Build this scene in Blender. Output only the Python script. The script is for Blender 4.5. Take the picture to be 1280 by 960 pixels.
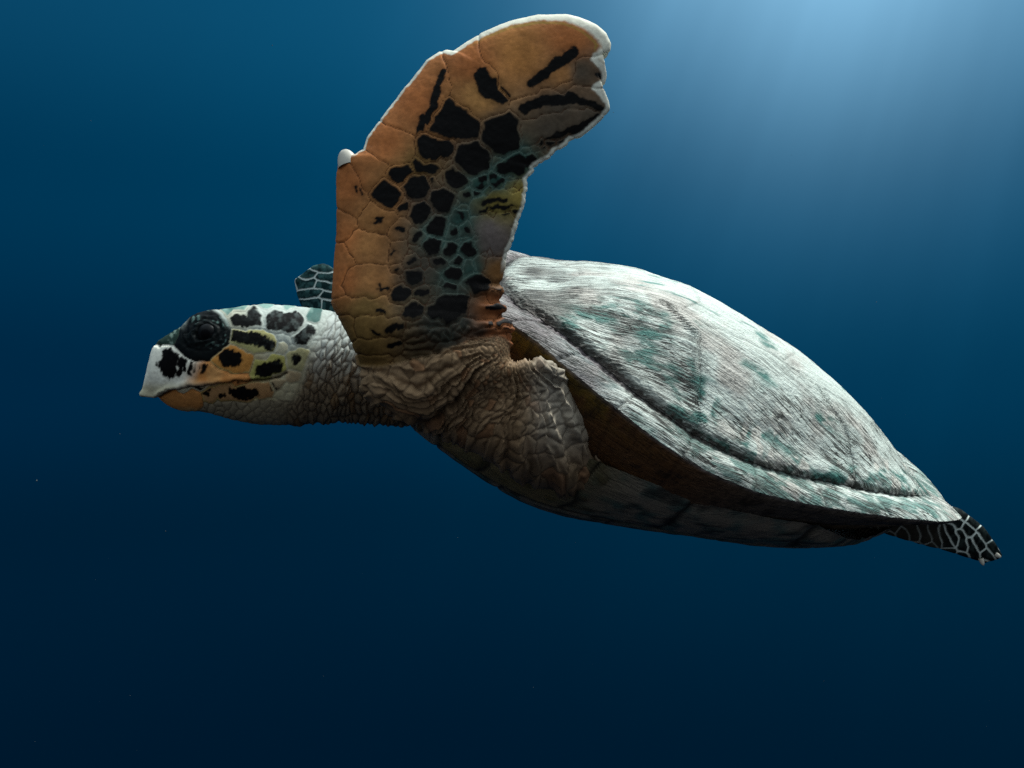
import bpy, math, random
import numpy as np
from mathutils import Vector, Matrix
from mathutils.kdtree import KDTree

random.seed(7)
RNG = np.random.default_rng(7)
scene = bpy.context.scene
for o in list(bpy.data.objects):
    bpy.data.objects.remove(o)
COL = scene.collection

# ------------------------------------------------------------------ camera
F = 1108.5                                   # focal length in photo pixels (1280 wide)
cam_d = bpy.data.cameras.new('camera')
cam_d.sensor_width = 36.0
cam_d.lens = F / 1280 * 36.0
cam_d.clip_start, cam_d.clip_end = 0.02, 2000
cam = bpy.data.objects.new('camera', cam_d)
COL.objects.link(cam)
cam.location = (0, 0, 0)
cam.rotation_euler = (math.radians(90), 0, 0)   # level, looking along +Y
scene.camera = cam

# ------------------------------------------------------------------ light
SUN_EL, SUN_AZ = 62.0, 50.0                  # azimuth from +Y (away from camera) towards +X
sd = Vector((math.cos(math.radians(SUN_EL)) * math.sin(math.radians(SUN_AZ)),
             math.cos(math.radians(SUN_EL)) * math.cos(math.radians(SUN_AZ)),
             math.sin(math.radians(SUN_EL))))
sun_d = bpy.data.lights.new('sun', 'SUN')
sun_d.energy = 4.2
sun_d.angle = math.radians(12)               # softened by the water above
sun_d.color = (0.93, 1.0, 0.97)
sun = bpy.data.objects.new('sun', sun_d)
COL.objects.link(sun)
sun.location = (3, 3, 6)
sun.rotation_euler = sd.to_track_quat('Z', 'Y').to_euler()

scene.view_settings.view_transform = 'Standard'
scene.view_settings.look = 'None'
scene.view_settings.exposure = 0.0
scene.view_settings.gamma = 1.0
scene.render.engine = 'CYCLES'
scene.cycles.use_denoising = False
scene.cycles.max_bounces = 6

# the light field under water: a bright window of sky overhead (Snell's window, blurred by
# the water), a glow of scattered light towards the sun, deep blue to the sides and below
world = bpy.data.worlds.new('World')
scene.world = world
world.use_nodes = True
nt = world.node_tree
nt.nodes.clear()


class NB:
    """small helper for building node trees"""
    def __init__(self, tree):
        self.t = tree

    def n(self, kind, **kw):
        nd = self.t.nodes.new(kind)
        for k, v in kw.items():
            setattr(nd, k, v)
        return nd

    def link(self, a, b):
        self.t.links.new(a, b)

    def put(self, sock, v):
        if hasattr(v, 'links'):
            self.link(v, sock)
        else:
            sock.default_value = v

    def math(self, op, a, b=None, c=None, clamp=False):
        nd = self.n('ShaderNodeMath', operation=op, use_clamp=clamp)
        self.put(nd.inputs[0], a)
        if b is not None:
            self.put(nd.inputs[1], b)
        if c is not None:
            self.put(nd.inputs[2], c)
        return nd.outputs[0]

    def vmath(self, op, a, b=None):
        nd = self.n('ShaderNodeVectorMath', operation=op)
        self.put(nd.inputs[0], a)
        if b is not None:
            self.put(nd.inputs[1], b)
        return nd.outputs['Value'] if op in ('DOT_PRODUCT', 'LENGTH') else nd.outputs['Vector']

    def smooth(self, x, lo, hi):
        nd = self.n('ShaderNodeMapRange', interpolation_type='SMOOTHSTEP')
        self.put(nd.inputs['Value'], x)
        nd.inputs['From Min'].default_value = lo
        nd.inputs['From Max'].default_value = hi
        return nd.outputs['Result']

    def mix(self, f, a, b, blend='MIX'):
        nd = self.n('ShaderNodeMix', data_type='RGBA', blend_type=blend, clamp_factor=True)
        self.put(nd.inputs[0], f)
        self.put(nd.inputs[6], a)
        self.put(nd.inputs[7], b)
        return nd.outputs[2]

    def ramp(self, f, stops, interp='EASE'):
        nd = self.n('ShaderNodeValToRGB')
        nd.color_ramp.interpolation = interp
        e = nd.color_ramp.elements
        while len(e) < len(stops):
            e.new(0.5)
        for el, (p, c) in zip(e, stops):
            el.position, el.color = p, c
        self.put(nd.inputs[0], f)
        return nd.outputs[0]


B = NB(nt)
tc = B.n('ShaderNodeTexCoord')
dirv = B.vmath('NORMALIZE', tc.outputs['Generated'])
sep = B.n('ShaderNodeSeparateXYZ')
B.link(dirv, sep.inputs[0])
dz = sep.outputs['Z']
# depth gradient
grad = B.ramp(B.math('MULTIPLY_ADD', dz, 0.5, 0.5), [
    (0.0, (0.0, 0.0030, 0.010, 1)), (0.30, (0.0, 0.0085, 0.024, 1)), (0.42, (0.0, 0.0125, 0.034, 1)),
    (0.50, (0.0, 0.0190, 0.053, 1)), (0.60, (0.0, 0.0340, 0.085, 1)), (0.70, (0.003, 0.060, 0.135, 1)),
    (1.0, (0.10, 0.30, 0.45, 1))])
# scattered glow towards the sun side
G = Vector(((1075 - 640) / F, 1.0, (480 + 240) / F)).normalized()
dg = B.vmath('DOT_PRODUCT', dirv, tuple(G))
ang = B.math('ARCCOSINE', B.math('MINIMUM', dg, 0.99999))
g1 = B.math('POWER', 2.71828, B.math('MULTIPLY', B.math('POWER', B.math('DIVIDE', ang, 0.225), 2.0), -1.0))
g2 = B.math('POWER', 2.71828, B.math('MULTIPLY', B.math('POWER', B.math('DIVIDE', ang, 0.50), 2.0), -1.0))
# faint shafts that converge on the sun
S = sd.normalized()
e1 = S.cross(Vector((0, 0, 1))).normalized()
e2 = S.cross(e1)
px_ = B.math('DIVIDE', B.vmath('DOT_PRODUCT', dirv, tuple(e1)), B.math('MAXIMUM', B.vmath('DOT_PRODUCT', dirv, tuple(S)), 0.05))
py_ = B.math('DIVIDE', B.vmath('DOT_PRODUCT', dirv, tuple(e2)), B.math('MAXIMUM', B.vmath('DOT_PRODUCT', dirv, tuple(S)), 0.05))
th = B.math('ARCTAN2', px_, py_)
nz = B.n('ShaderNodeTexNoise', noise_dimensions='1D')
B.link(th, nz.inputs['W'])
nz.inputs['Scale'].default_value = 5.0
nz.inputs['Detail'].default_value = 3.0
nz.inputs['Roughness'].default_value = 0.55
shaft = B.smooth(nz.outputs['Fac'], 0.30, 0.72)
glow1 = B.math('MULTIPLY', g1, B.math('MULTIPLY_ADD', shaft, 0.14, 0.90))
glow2 = B.math('MULTIPLY', g2, B.math('MULTIPLY_ADD', shaft, 0.16, 0.90))


def scaled(col, fac):
    return B.vmath('MULTIPLY', col, fac)


def rgb(c):
    nd = B.n('ShaderNodeRGB')
    nd.outputs[0].default_value = (*c, 1)
    return nd.outputs[0]


def bcast(v):
    nd = B.n('ShaderNodeCombineXYZ')
    for i in range(3):
        B.link(v, nd.inputs[i])
    return nd.outputs[0]


tot = B.vmath('ADD', grad, B.vmath('MULTIPLY', rgb((0.33, 0.55, 0.70)), bcast(glow1)))
tot = B.vmath('ADD', tot, B.vmath('MULTIPLY', rgb((0.0, 0.068, 0.135)), bcast(glow2)))
# daylight sky seen through the window overhead
sky = B.n('ShaderNodeTexSky', sky_type='NISHITA')
sky.sun_disc = False
sky.sun_elevation = math.radians(SUN_EL)
sky.sun_rotation = math.radians(SUN_AZ)
win = B.smooth(dz, 0.42, 0.80)
skyw = B.vmath('MULTIPLY', sky.outputs[0], rgb((0.105, 0.078, 0.052)))
skyw = B.vmath('ADD', skyw, rgb((0.30, 0.30, 0.27)))
win = B.math('MULTIPLY', win, 1.75)
tot = B.vmath('ADD', tot, B.vmath('MULTIPLY', skyw, bcast(win)))
# added front fill: broad near-white glow behind the camera, not part of the water
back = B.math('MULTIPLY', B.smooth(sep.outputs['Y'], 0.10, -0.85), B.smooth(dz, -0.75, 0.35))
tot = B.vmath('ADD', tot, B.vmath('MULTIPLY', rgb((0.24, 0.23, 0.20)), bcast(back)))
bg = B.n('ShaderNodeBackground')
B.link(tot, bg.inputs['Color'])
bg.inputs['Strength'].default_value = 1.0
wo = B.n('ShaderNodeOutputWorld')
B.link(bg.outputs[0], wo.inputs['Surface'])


# ------------------------------------------------------------------ numeric helpers
def W3(x, y, d):
    """photo pixel + depth in metres -> point in the water"""
    x, y, d = np.broadcast_arrays(np.asarray(x, float), np.asarray(y, float), np.asarray(d, float))
    return np.stack([(x - 640) / F * d, d, (480 - y) / F * d], -1)


def to_px(P):
    return np.stack([640 + F * P[:, 0] / P[:, 1], 480 - F * P[:, 2] / P[:, 1]], -1)


def sstep(x, a, b):
    t = np.clip((x - a) / (b - a), 0, 1)
    return t * t * (3 - 2 * t)


def lerp(a, b, t):
    return a + (b - a) * t


def cub(x, xk, yk):
    """natural cubic spline"""
    xk, yk = np.asarray(xk, float), np.asarray(yk, float)
    n = len(xk)
    h = np.diff(xk)
    A = np.zeros((n, n))
    r = np.zeros(n)
    A[0, 0] = A[-1, -1] = 1
    for i in range(1, n - 1):
        A[i, i - 1], A[i, i], A[i, i + 1] = h[i - 1], 2 * (h[i - 1] + h[i]), h[i]
        r[i] = 3 * ((yk[i + 1] - yk[i]) / h[i] - (yk[i] - yk[i - 1]) / h[i - 1])
    c = np.linalg.solve(A, r)
    i = np.clip(np.searchsorted(xk, x) - 1, 0, n - 2)
    t = x - xk[i]
    b = (yk[i + 1] - yk[i]) / h[i] - h[i] * (2 * c[i] + c[i + 1]) / 3
    d = (c[i + 1] - c[i]) / (3 * h[i])
    return yk[i] + b * t + c[i] * t * t + d * t ** 3


def _hash(ix, iy, iz, seed):
    h = (ix * 374761393 + iy * 668265263 + iz * 2147483647 + seed * 1274126177) & 0xFFFFFFFF
    h = ((h ^ (h >> 13)) * 1274126177) & 0xFFFFFFFF
    h = (h ^ (h >> 16)) & 0xFFFFFF
    return h / float(0xFFFFFF) * 2 - 1


def noise(P, seed=0):
    """value noise, -1..1; P is (N,2) or (N,3)"""
    P = np.asarray(P, float)
    if P.shape[1] == 2:
        P = np.concatenate([P, np.zeros((len(P), 1))], 1)
    i = np.floor(P).astype(np.int64)
    f = P - i
    u = f * f * f * (f * (f * 6 - 15) + 10)
    v = 0
    for dx in (0, 1):
        for dy in (0, 1):
            for dzz in (0, 1):
                w = (u[:, 0] if dx else 1 - u[:, 0]) * (u[:, 1] if dy else 1 - u[:, 1]) * (u[:, 2] if dzz else 1 - u[:, 2])
                v = v + w * _hash(i[:, 0] + dx, i[:, 1] + dy, i[:, 2] + dzz, seed)
    return v


def fbm(P, seed=0, oct=4, gain=0.5):
    P = np.asarray(P, float)
    v, a, t = 0, 1, 0
    for k in range(oct):
        v = v + a * noise(P * (2.03 ** k) + k * 17.3, seed + k)
        t += a
        a *= gain
    return v / t


def cells(P, S, rad, ids, chunk=4000, reach=75):
    """power diagram: returns cell id and distance to the nearest border of another cell"""
    P = np.asarray(P, float)
    S = np.asarray(S, float)
    rad = np.asarray(rad, float)
    ids = np.asarray(ids)
    e = np.empty(len(P))
    cid = np.empty(len(P), int)
    order = np.lexsort((P[:, 1], np.floor(P[:, 0] / 24)))
    for k in range(0, len(P), chunk):
        o = order[k:k + chunk]
        p = P[o]
        lo, hi = p.min(0) - reach, p.max(0) + reach
        sel = np.where(((S > lo) & (S < hi)).all(1))[0]
        if len(sel) < 3:
            sel = np.arange(len(S))
        s_, r_, i_ = S[sel], rad[sel], ids[sel]
        SS = np.sqrt(((s_[:, None] - s_[None]) ** 2).sum(-1)) * 2
        SS[i_[:, None] == i_[None]] = -1
        D = (p ** 2).sum(1)[:, None] - 2 * p @ s_.T + (s_ ** 2).sum(1)[None] - (r_ ** 2)[None]
        i = D.argmin(1)
        num = D - D[np.arange(len(p)), i][:, None]
        den = SS[i]
        q = np.where(den > 0, num / np.maximum(den, 1e-6), 1e9)
        e[o] = q.min(1)
        cid[o] = i_[i]
    return cid, e


def seg_dist(P, segs):
    """distance to a set of capsules (x0,y0,x1,y1,r); negative inside"""
    d = np.full(len(P), 1e9)
    for (x0, y0, x1, y1, r) in segs:
        a = np.array([x0, y0], float)
        v = np.array([x1 - x0, y1 - y0], float)
        m = (np.abs(P[:, 0] - (x0 + x1) / 2) < abs(x1 - x0) / 2 + r + 14) & (np.abs(P[:, 1] - (y0 + y1) / 2) < abs(y1 - y0) / 2 + r + 14)
        if not m.any():
            continue
        q = P[m] - a
        L2 = (v * v).sum()
        t = np.clip(q @ v / L2, 0, 1) if L2 > 0 else np.zeros(len(q))
        d[m] = np.minimum(d[m], np.sqrt(((q - t[:, None] * v) ** 2).sum(1)) - r)
    return d


def poly_dist(P, pts, reach=30):
    return seg_dist(P, [(*pts[i], *pts[i + 1], 0.0) for i in range(len(pts) - 1)])


def resample(pts, n):
    pts = np.asarray(pts, float)
    s = np.concatenate([[0], np.cumsum(np.sqrt((np.diff(pts, axis=0) ** 2).sum(1)))])
    t = np.linspace(0, s[-1], n)
    return np.stack([np.interp(t, s, pts[:, k]) for k in range(pts.shape[1])], 1)


def srgb(r, g, b):
    c = np.array([r, g, b], float) / 255
    return np.where(c < 0.04045, c / 12.92, ((c + 0.055) / 1.055) ** 2.4)


def jitter_seeds(x0, x1, y0, y1, dx, dy, jit=0.8, rng=RNG):
    xs = np.arange(x0, x1, dx)
    ys = np.arange(y0, y1, dy)
    X, Y = np.meshgrid(xs, ys, indexing='ij')
    X = X + (np.arange(len(ys)) % 2)[None] * dx / 2
    X = X + (rng.random(X.shape) - .5) * dx * jit
    Y = Y + (rng.random(Y.shape) - .5) * dy * jit
    return np.stack([X.ravel(), Y.ravel()], 1)


# ------------------------------------------------------------------ mesh helpers
ORG = np.array([0.22, 1.16, -0.20])          # base of the turtle


def mesh_from(name, V, Fc, mat=None, attrs=None, smooth=True):
    me = bpy.data.meshes.new(name)
    Fc = np.asarray(Fc, np.int32)
    k = Fc.shape[1]
    me.vertices.add(len(V))
    me.vertices.foreach_set('co', np.asarray(V, np.float32).ravel())
    me.loops.add(Fc.size)
    me.loops.foreach_set('vertex_index', Fc.ravel())
    me.polygons.add(len(Fc))
    me.polygons.foreach_set('loop_start', np.arange(0, Fc.size, k, dtype=np.int32))
    me.polygons.foreach_set('use_smooth', np.full(len(Fc), smooth))
    for nm, (typ, arr) in (attrs or {}).items():
        at = me.attributes.new(nm, typ, 'POINT')
        key = 'color' if typ == 'FLOAT_COLOR' else ('vector' if typ == 'FLOAT_VECTOR' else 'value')
        at.data.foreach_set(key, np.asarray(arr, np.float32).ravel())
    me.update(calc_edges=True)
    me.validate()
    if mat:
        me.materials.append(mat)
    return me


def add(name, V, Fc, mat, parent=None, attrs=None, smooth=True, label=None):
    o = bpy.data.objects.new(name, mesh_from(name, np.asarray(V) - ORG, Fc, mat, attrs, smooth))
    COL.objects.link(o)
    o.parent = parent
    if label:
        o['label'] = label
    return o


def grid_faces(n, m, wrap=False):
    """faces of an n x m vertex grid; wrap joins the last column to the first"""
    i, j = np.meshgrid(np.arange(n - 1), np.arange(m if wrap else m - 1), indexing='ij')
    j2 = (j + 1) % m
    return np.stack([i * m + j, (i + 1) * m + j, (i + 1) * m + j2, i * m + j2], -1).reshape(-1, 4)


def rgba(c):
    return np.concatenate([np.clip(c, 0, 1), np.ones((len(c), 1))], 1)


# ------------------------------------------------------------------ shell frame
POSE = (0.1447, 0.4941, 0.3953, -0.0782, 1.161, 0.1459)
SL, SW = 0.7638, 0.2377
SG = np.array([0, 0.5929, 0.7966, 0.9454, 0.9734, 0.8316, 0.6504, 0.3145, 0])
SH = (0.1379, 0.1263, 0.0815, 0.0241)
SRZ = (0.0038, 0.0264, 0.0049, 0.0605, 0.05)
A0 = 0.4825
RS = 0.86                                     # where the costal scutes meet the marginal scutes


def shell_rot(yaw, pitch, roll):
    Bm = np.array([[1, 0, 0], [0, -1, 0], [0, 0, 1]], float).T
    cy, sy = np.cos(yaw), np.sin(yaw)
    cp, sp = np.cos(pitch), np.sin(pitch)
    cr, sr = np.cos(roll), np.sin(roll)
    return (np.array([[cy, -sy, 0], [sy, cy, 0], [0, 0, 1]]) @ np.array([[cp, 0, sp], [0, 1, 0], [-sp, 0, cp]])
            @ np.array([[1, 0, 0], [0, cr, -sr], [0, sr, cr]]) @ Bm)


SR = shell_rot(*POSE[:3])
ST = np.array(POSE[3:])


def to_world(q):
    return q @ SR.T + ST


def to_local(P):
    return (P - ST) @ SR


def outline(phi):
    ap = np.abs(phi)
    g = np.clip(cub(ap, np.linspace(0, np.pi, 9), SG), 0, 2)
    return SL * (1 - np.cos(ap)) / 2, SW * g * np.sign(phi)


def rim_z(phi):
    return cub(np.abs(phi), np.linspace(0, np.pi, 5), SRZ)


def upper(phi, r):
    oa, ob = outline(phi)
    a = A0 * SL + r * (oa - A0 * SL)
    b = r * ob
    hp = SH
    c = cub(r, [-1, -.85, -.6, -.3, 0, .3, .6, .85, 1.], [0, hp[3], hp[2], hp[1], hp[0], hp[1], hp[2], hp[3], 0]) * (1 + 0.0243 * np.cos(np.abs(phi)) * r) + rim_z(phi) * r ** 2
    return np.stack([a, b, c], -1)


CZK = ([-0.3, 0.0, 0.15, 0.35, 0.55, 0.75, 0.9, 1.0], [-0.172, -0.183, -0.190, -0.194, -0.1393, -0.0791, -0.0016, 0.0294])


def lower(phi, r):
    oa, ob = outline(phi)
    a = A0 * SL + r * (oa - A0 * SL)
    b = r * ob
    cz = cub(a / SL, *CZK)
    w = np.clip(r, 0, 1) ** 3.2
    c = cz * (1 - w) + (rim_z(phi) - 0.006) * w
    return np.stack([a, b, c], -1)


# ------------------------------------------------------------------ materials
def principled(name, rough=0.6, spec=0.25):
    m = bpy.data.materials.new(name)
    m.use_nodes = True
    t = m.node_tree
    bs = t.nodes['Principled BSDF']
    bs.inputs['Roughness'].default_value = rough
    bs.inputs['Specular IOR Level'].default_value = spec
    return m, NB(t), bs


def skin_material():
    m, b, bs = principled('turtle_skin', 0.55, 0.05)
    at = b.n('ShaderNodeAttribute', attribute_name='pigment')
    tcn = b.n('ShaderNodeTexCoord')
    n1 = b.n('ShaderNodeTexNoise')
    b.link(tcn.outputs['Object'], n1.inputs['Vector'])
    n1.inputs['Scale'].default_value = 220
    n1.inputs['Detail'].default_value = 5
    n1.inputs['Roughness'].default_value = 0.65
    n2 = b.n('ShaderNodeTexNoise')
    b.link(tcn.outputs['Object'], n2.inputs['Vector'])
    n2.inputs['Scale'].default_value = 34
    n2.inputs['Detail'].default_value = 4
    f = b.math('MULTIPLY', b.math('MULTIPLY_ADD', n1.outputs['Fac'], 0.7, 0.65), b.math('MULTIPLY_ADD', n2.outputs['Fac'], 0.6, 0.70))
    mul = b.n('ShaderNodeVectorMath', operation='SCALE')
    b.link(at.outputs['Color'], mul.inputs[0])
    b.link(f, mul.inputs['Scale'])
    b.link(mul.outputs[0], bs.inputs['Base Color'])
    bp = b.n('ShaderNodeBump')
    bp.inputs['Strength'].default_value = 0.30
    bp.inputs['Distance'].default_value = 0.0006
    b.link(n1.outputs['Fac'], bp.inputs['Height'])
    b.link(bp.outputs[0], bs.inputs['Normal'])
    b.put(bs.inputs['Roughness'], b.math('MULTIPLY_ADD', n1.outputs['Fac'], 0.35, 0.40))
    return m


def shell_material():
    m, b, bs = principled('shell_horn', 0.6, 0.25)
    at = b.n('ShaderNodeAttribute', attribute_name='pigment')
    co = b.n('ShaderNodeAttribute', attribute_name='streak_coord')
    we = b.n('ShaderNodeAttribute', attribute_name='wear')

    def scratch(sx, sy, rot, dist, lo, hi, detail=2):
        """fine lines: a thin band of a stretched noise field"""
        mp = b.n('ShaderNodeMapping')
        b.link(co.outputs['Vector'], mp.inputs['Vector'])
        mp.inputs['Rotation'].default_value = (0, 0, math.radians(rot))
        mp.inputs['Scale'].default_value = (sx, sy, 1)
        nn = b.n('ShaderNodeTexNoise')
        b.link(mp.outputs[0], nn.inputs['Vector'])
        nn.inputs['Scale'].default_value = 1.0
        nn.inputs['Detail'].default_value = detail
        nn.inputs['Roughness'].default_value = 0.6
        nn.inputs['Distortion'].default_value = dist
        band = b.smooth(b.math('ABSOLUTE', b.math('SUBTRACT', nn.outputs['Fac'], 0.5)), hi, lo)
        return band, nn.outputs['Fac']

    l1, n1 = scratch(7, 140, 2, 0.15, 0.010, 0.034, 2)
    l2, n2 = scratch(10, 175, -9, 0.2, 0.008, 0.026, 2)
    l3, n4 = scratch(9, 120, 19, 0.25, 0.006, 0.020)
    l4, n5 = scratch(14, 90, -36, 0.5, 0.003, 0.011)
    n3 = b.n('ShaderNodeTexNoise')
    tcn = b.n('ShaderNodeTexCoord')
    b.link(tcn.outputs['Object'], n3.inputs['Vector'])
    n3.inputs['Scale'].default_value = 420
    n3.inputs['Detail'].default_value = 4
    nb = b.n('ShaderNodeTexNoise')
    b.link(tcn.outputs['Object'], nb.inputs['Vector'])
    nb.inputs['Scale'].default_value = 38
    nb.inputs['Detail'].default_value = 3
    brk = b.smooth(nb.outputs['Fac'], 0.38, 0.60)
    lines = b.math('MAXIMUM', b.math('MAXIMUM', l1, l2), b.math('MAXIMUM', b.math('MULTIPLY', l3, brk), b.math('MULTIPLY', l4, brk)))
    dark = b.math('MULTIPLY', lines, b.math('MULTIPLY', we.outputs['Fac'], b.math('MULTIPLY_ADD', brk, 0.5, 0.5)))
    col = b.mix(b.math('MULTIPLY', dark, 0.95), at.outputs['Color'], (0.035, 0.036, 0.030, 1))
    f = b.math('MULTIPLY_ADD', n3.outputs['Fac'], 0.8, 0.60)
    mul = b.n('ShaderNodeVectorMath', operation='SCALE')
    b.link(col, mul.inputs[0])
    b.link(f, mul.inputs['Scale'])
    b.link(mul.outputs[0], bs.inputs['Base Color'])
    h = b.math('ADD', b.math('MULTIPLY', n1, 0.35), b.math('MULTIPLY', n2, 0.25))
    h = b.math('ADD', h, b.math('MULTIPLY', n3.outputs['Fac'], 0.40))
    h = b.math('SUBTRACT', h, b.math('MULTIPLY', lines, 0.34))
    h = b.math('MULTIPLY', h, b.math('MULTIPLY_ADD', we.outputs['Fac'], 0.65, 0.30))
    bp = b.n('ShaderNodeBump')
    bp.inputs['Strength'].default_value = 0.75
    bp.inputs['Distance'].default_value = 0.0042
    b.link(h, bp.inputs['Height'])
    b.link(bp.outputs[0], bs.inputs['Normal'])
    return m


def simple_material(name, col, rough, spec=0.3, var=0.3, scale=90):
    m, b, bs = principled(name, rough, spec)
    n1 = b.n('ShaderNodeTexNoise')
    tcn = b.n('ShaderNodeTexCoord')
    b.link(tcn.outputs['Object'], n1.inputs['Vector'])
    n1.inputs['Scale'].default_value = scale
    n1.inputs['Detail'].default_value = 4
    c = b.mix(n1.outputs['Fac'], tuple(x * (1 - var) for x in col) + (1,), tuple(min(1, x * (1 + var)) for x in col) + (1,))
    b.link(c, bs.inputs['Base Color'])
    return m


SKIN = skin_material()
HORN = shell_material()
EYE = simple_material('eye_dark', (0.003, 0.003, 0.004), 0.30, 0.04)
IRIS = simple_material('iris_dark', (0.007, 0.008, 0.009), 0.4, 0.04, scale=400)
CLAW = simple_material('claw_horn', (0.55, 0.52, 0.44), 0.5)

turtle = bpy.data.objects.new('sea_turtle', None)
COL.objects.link(turtle)
turtle.location = ORG
turtle.empty_display_size = 0.1
turtle['label'] = 'hawksbill sea turtle with pale scratched shell and raised orange flipper, swimming in open blue water'
turtle['category'] = 'turtle'

# ------------------------------------------------------------------ carapace, scute by scute
STREAK_SEAMS = (0.205, 0.400, 0.590)          # costal seams, fractions of the length on the mid line of a side


def costal_seam(k, b):
    ab = np.abs(b) / SW
    return SL * np.interp(ab, *(((0.15, 0.357, 0.468, 0.577, 0.684, 0.86), (0.27, 0.328, 0.386, 0.398, 0.412, 0.426)),
                                ((0.10, 0.227, 0.388, 0.473, 0.563, 0.653), (0.52, 0.572, 0.638, 0.682, 0.699, 0.706)),
                                ((0.05, 0.20, 0.31, 0.47), (0.76, 0.83, 0.86, 0.835)))[k])


def vert_half(a):
    s = a / SL
    return SW * (0.30 + 0.055 * np.abs(((s * 4.6 + 0.15) % 1) * 2 - 1)) * np.clip(1.35 - 0.75 * s, 0.3, 1)


VSEAM = (0.16, 0.36, 0.55, 0.75)
MB_ = np.array([0.0, 0.10, 0.26, 0.40, 0.53, 0.66, 0.79, 0.93, 1.08, 1.25, 1.43, 1.62, 1.86, 2.10, 2.36, 2.66, 2.95, np.pi + 1e-6])
MB_ = np.concatenate([[0.0], np.linspace(0.16, np.pi, 13)])


def shell_half(side, nphi, nr):
    """one side of the shell: upper surface, rolled rim, underside strip"""
    t = np.linspace(0, 1, nphi)
    phi = np.pi * t
    r = np.concatenate([np.linspace(0, 0.7, int(nr * .6), endpoint=False), np.linspace(0.7, 1.0, nr - int(nr * .6))])
    PH, RR = np.meshgrid(phi * side, r, indexing='ij')
    PH[0], PH[-1] = 1e-9 * side, np.pi * side
    q = upper(PH.ravel(), RR.ravel())
    return PH.ravel(), RR.ravel(), q, grid_faces(nphi, nr)


def normals_of(V, Fc):
    v = V[Fc]
    n = np.cross(v[:, 2] - v[:, 0], v[:, 3] - v[:, 1])
    N = np.zeros_like(V)
    for k in range(4):
        for c in range(3):
            N[:, c] += np.bincount(Fc[:, k], n[:, c], len(V))
    return N / (np.linalg.norm(N, axis=1)[:, None] + 1e-12)


def emit_scutes(parent, name_of, V, Fc, cls, attrs, mat):
    """split a sheet into one object for each class"""
    fc = cls[Fc]
    fcl = fc[:, 0]
    for c in np.unique(fcl):
        sel = Fc[fcl == c]
        if len(sel) < 6:
            continue
        u, inv = np.unique(sel, return_inverse=True)
        at = {k: (typ, arr[u]) for k, (typ, arr) in attrs.items()}
        add(name_of(c), V[u], inv.reshape(sel.shape), mat, parent, at)


TEAL = srgb(52, 122, 112)
PALE = srgb(212, 221, 211)
PINK = srgb(198, 184, 174)


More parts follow.
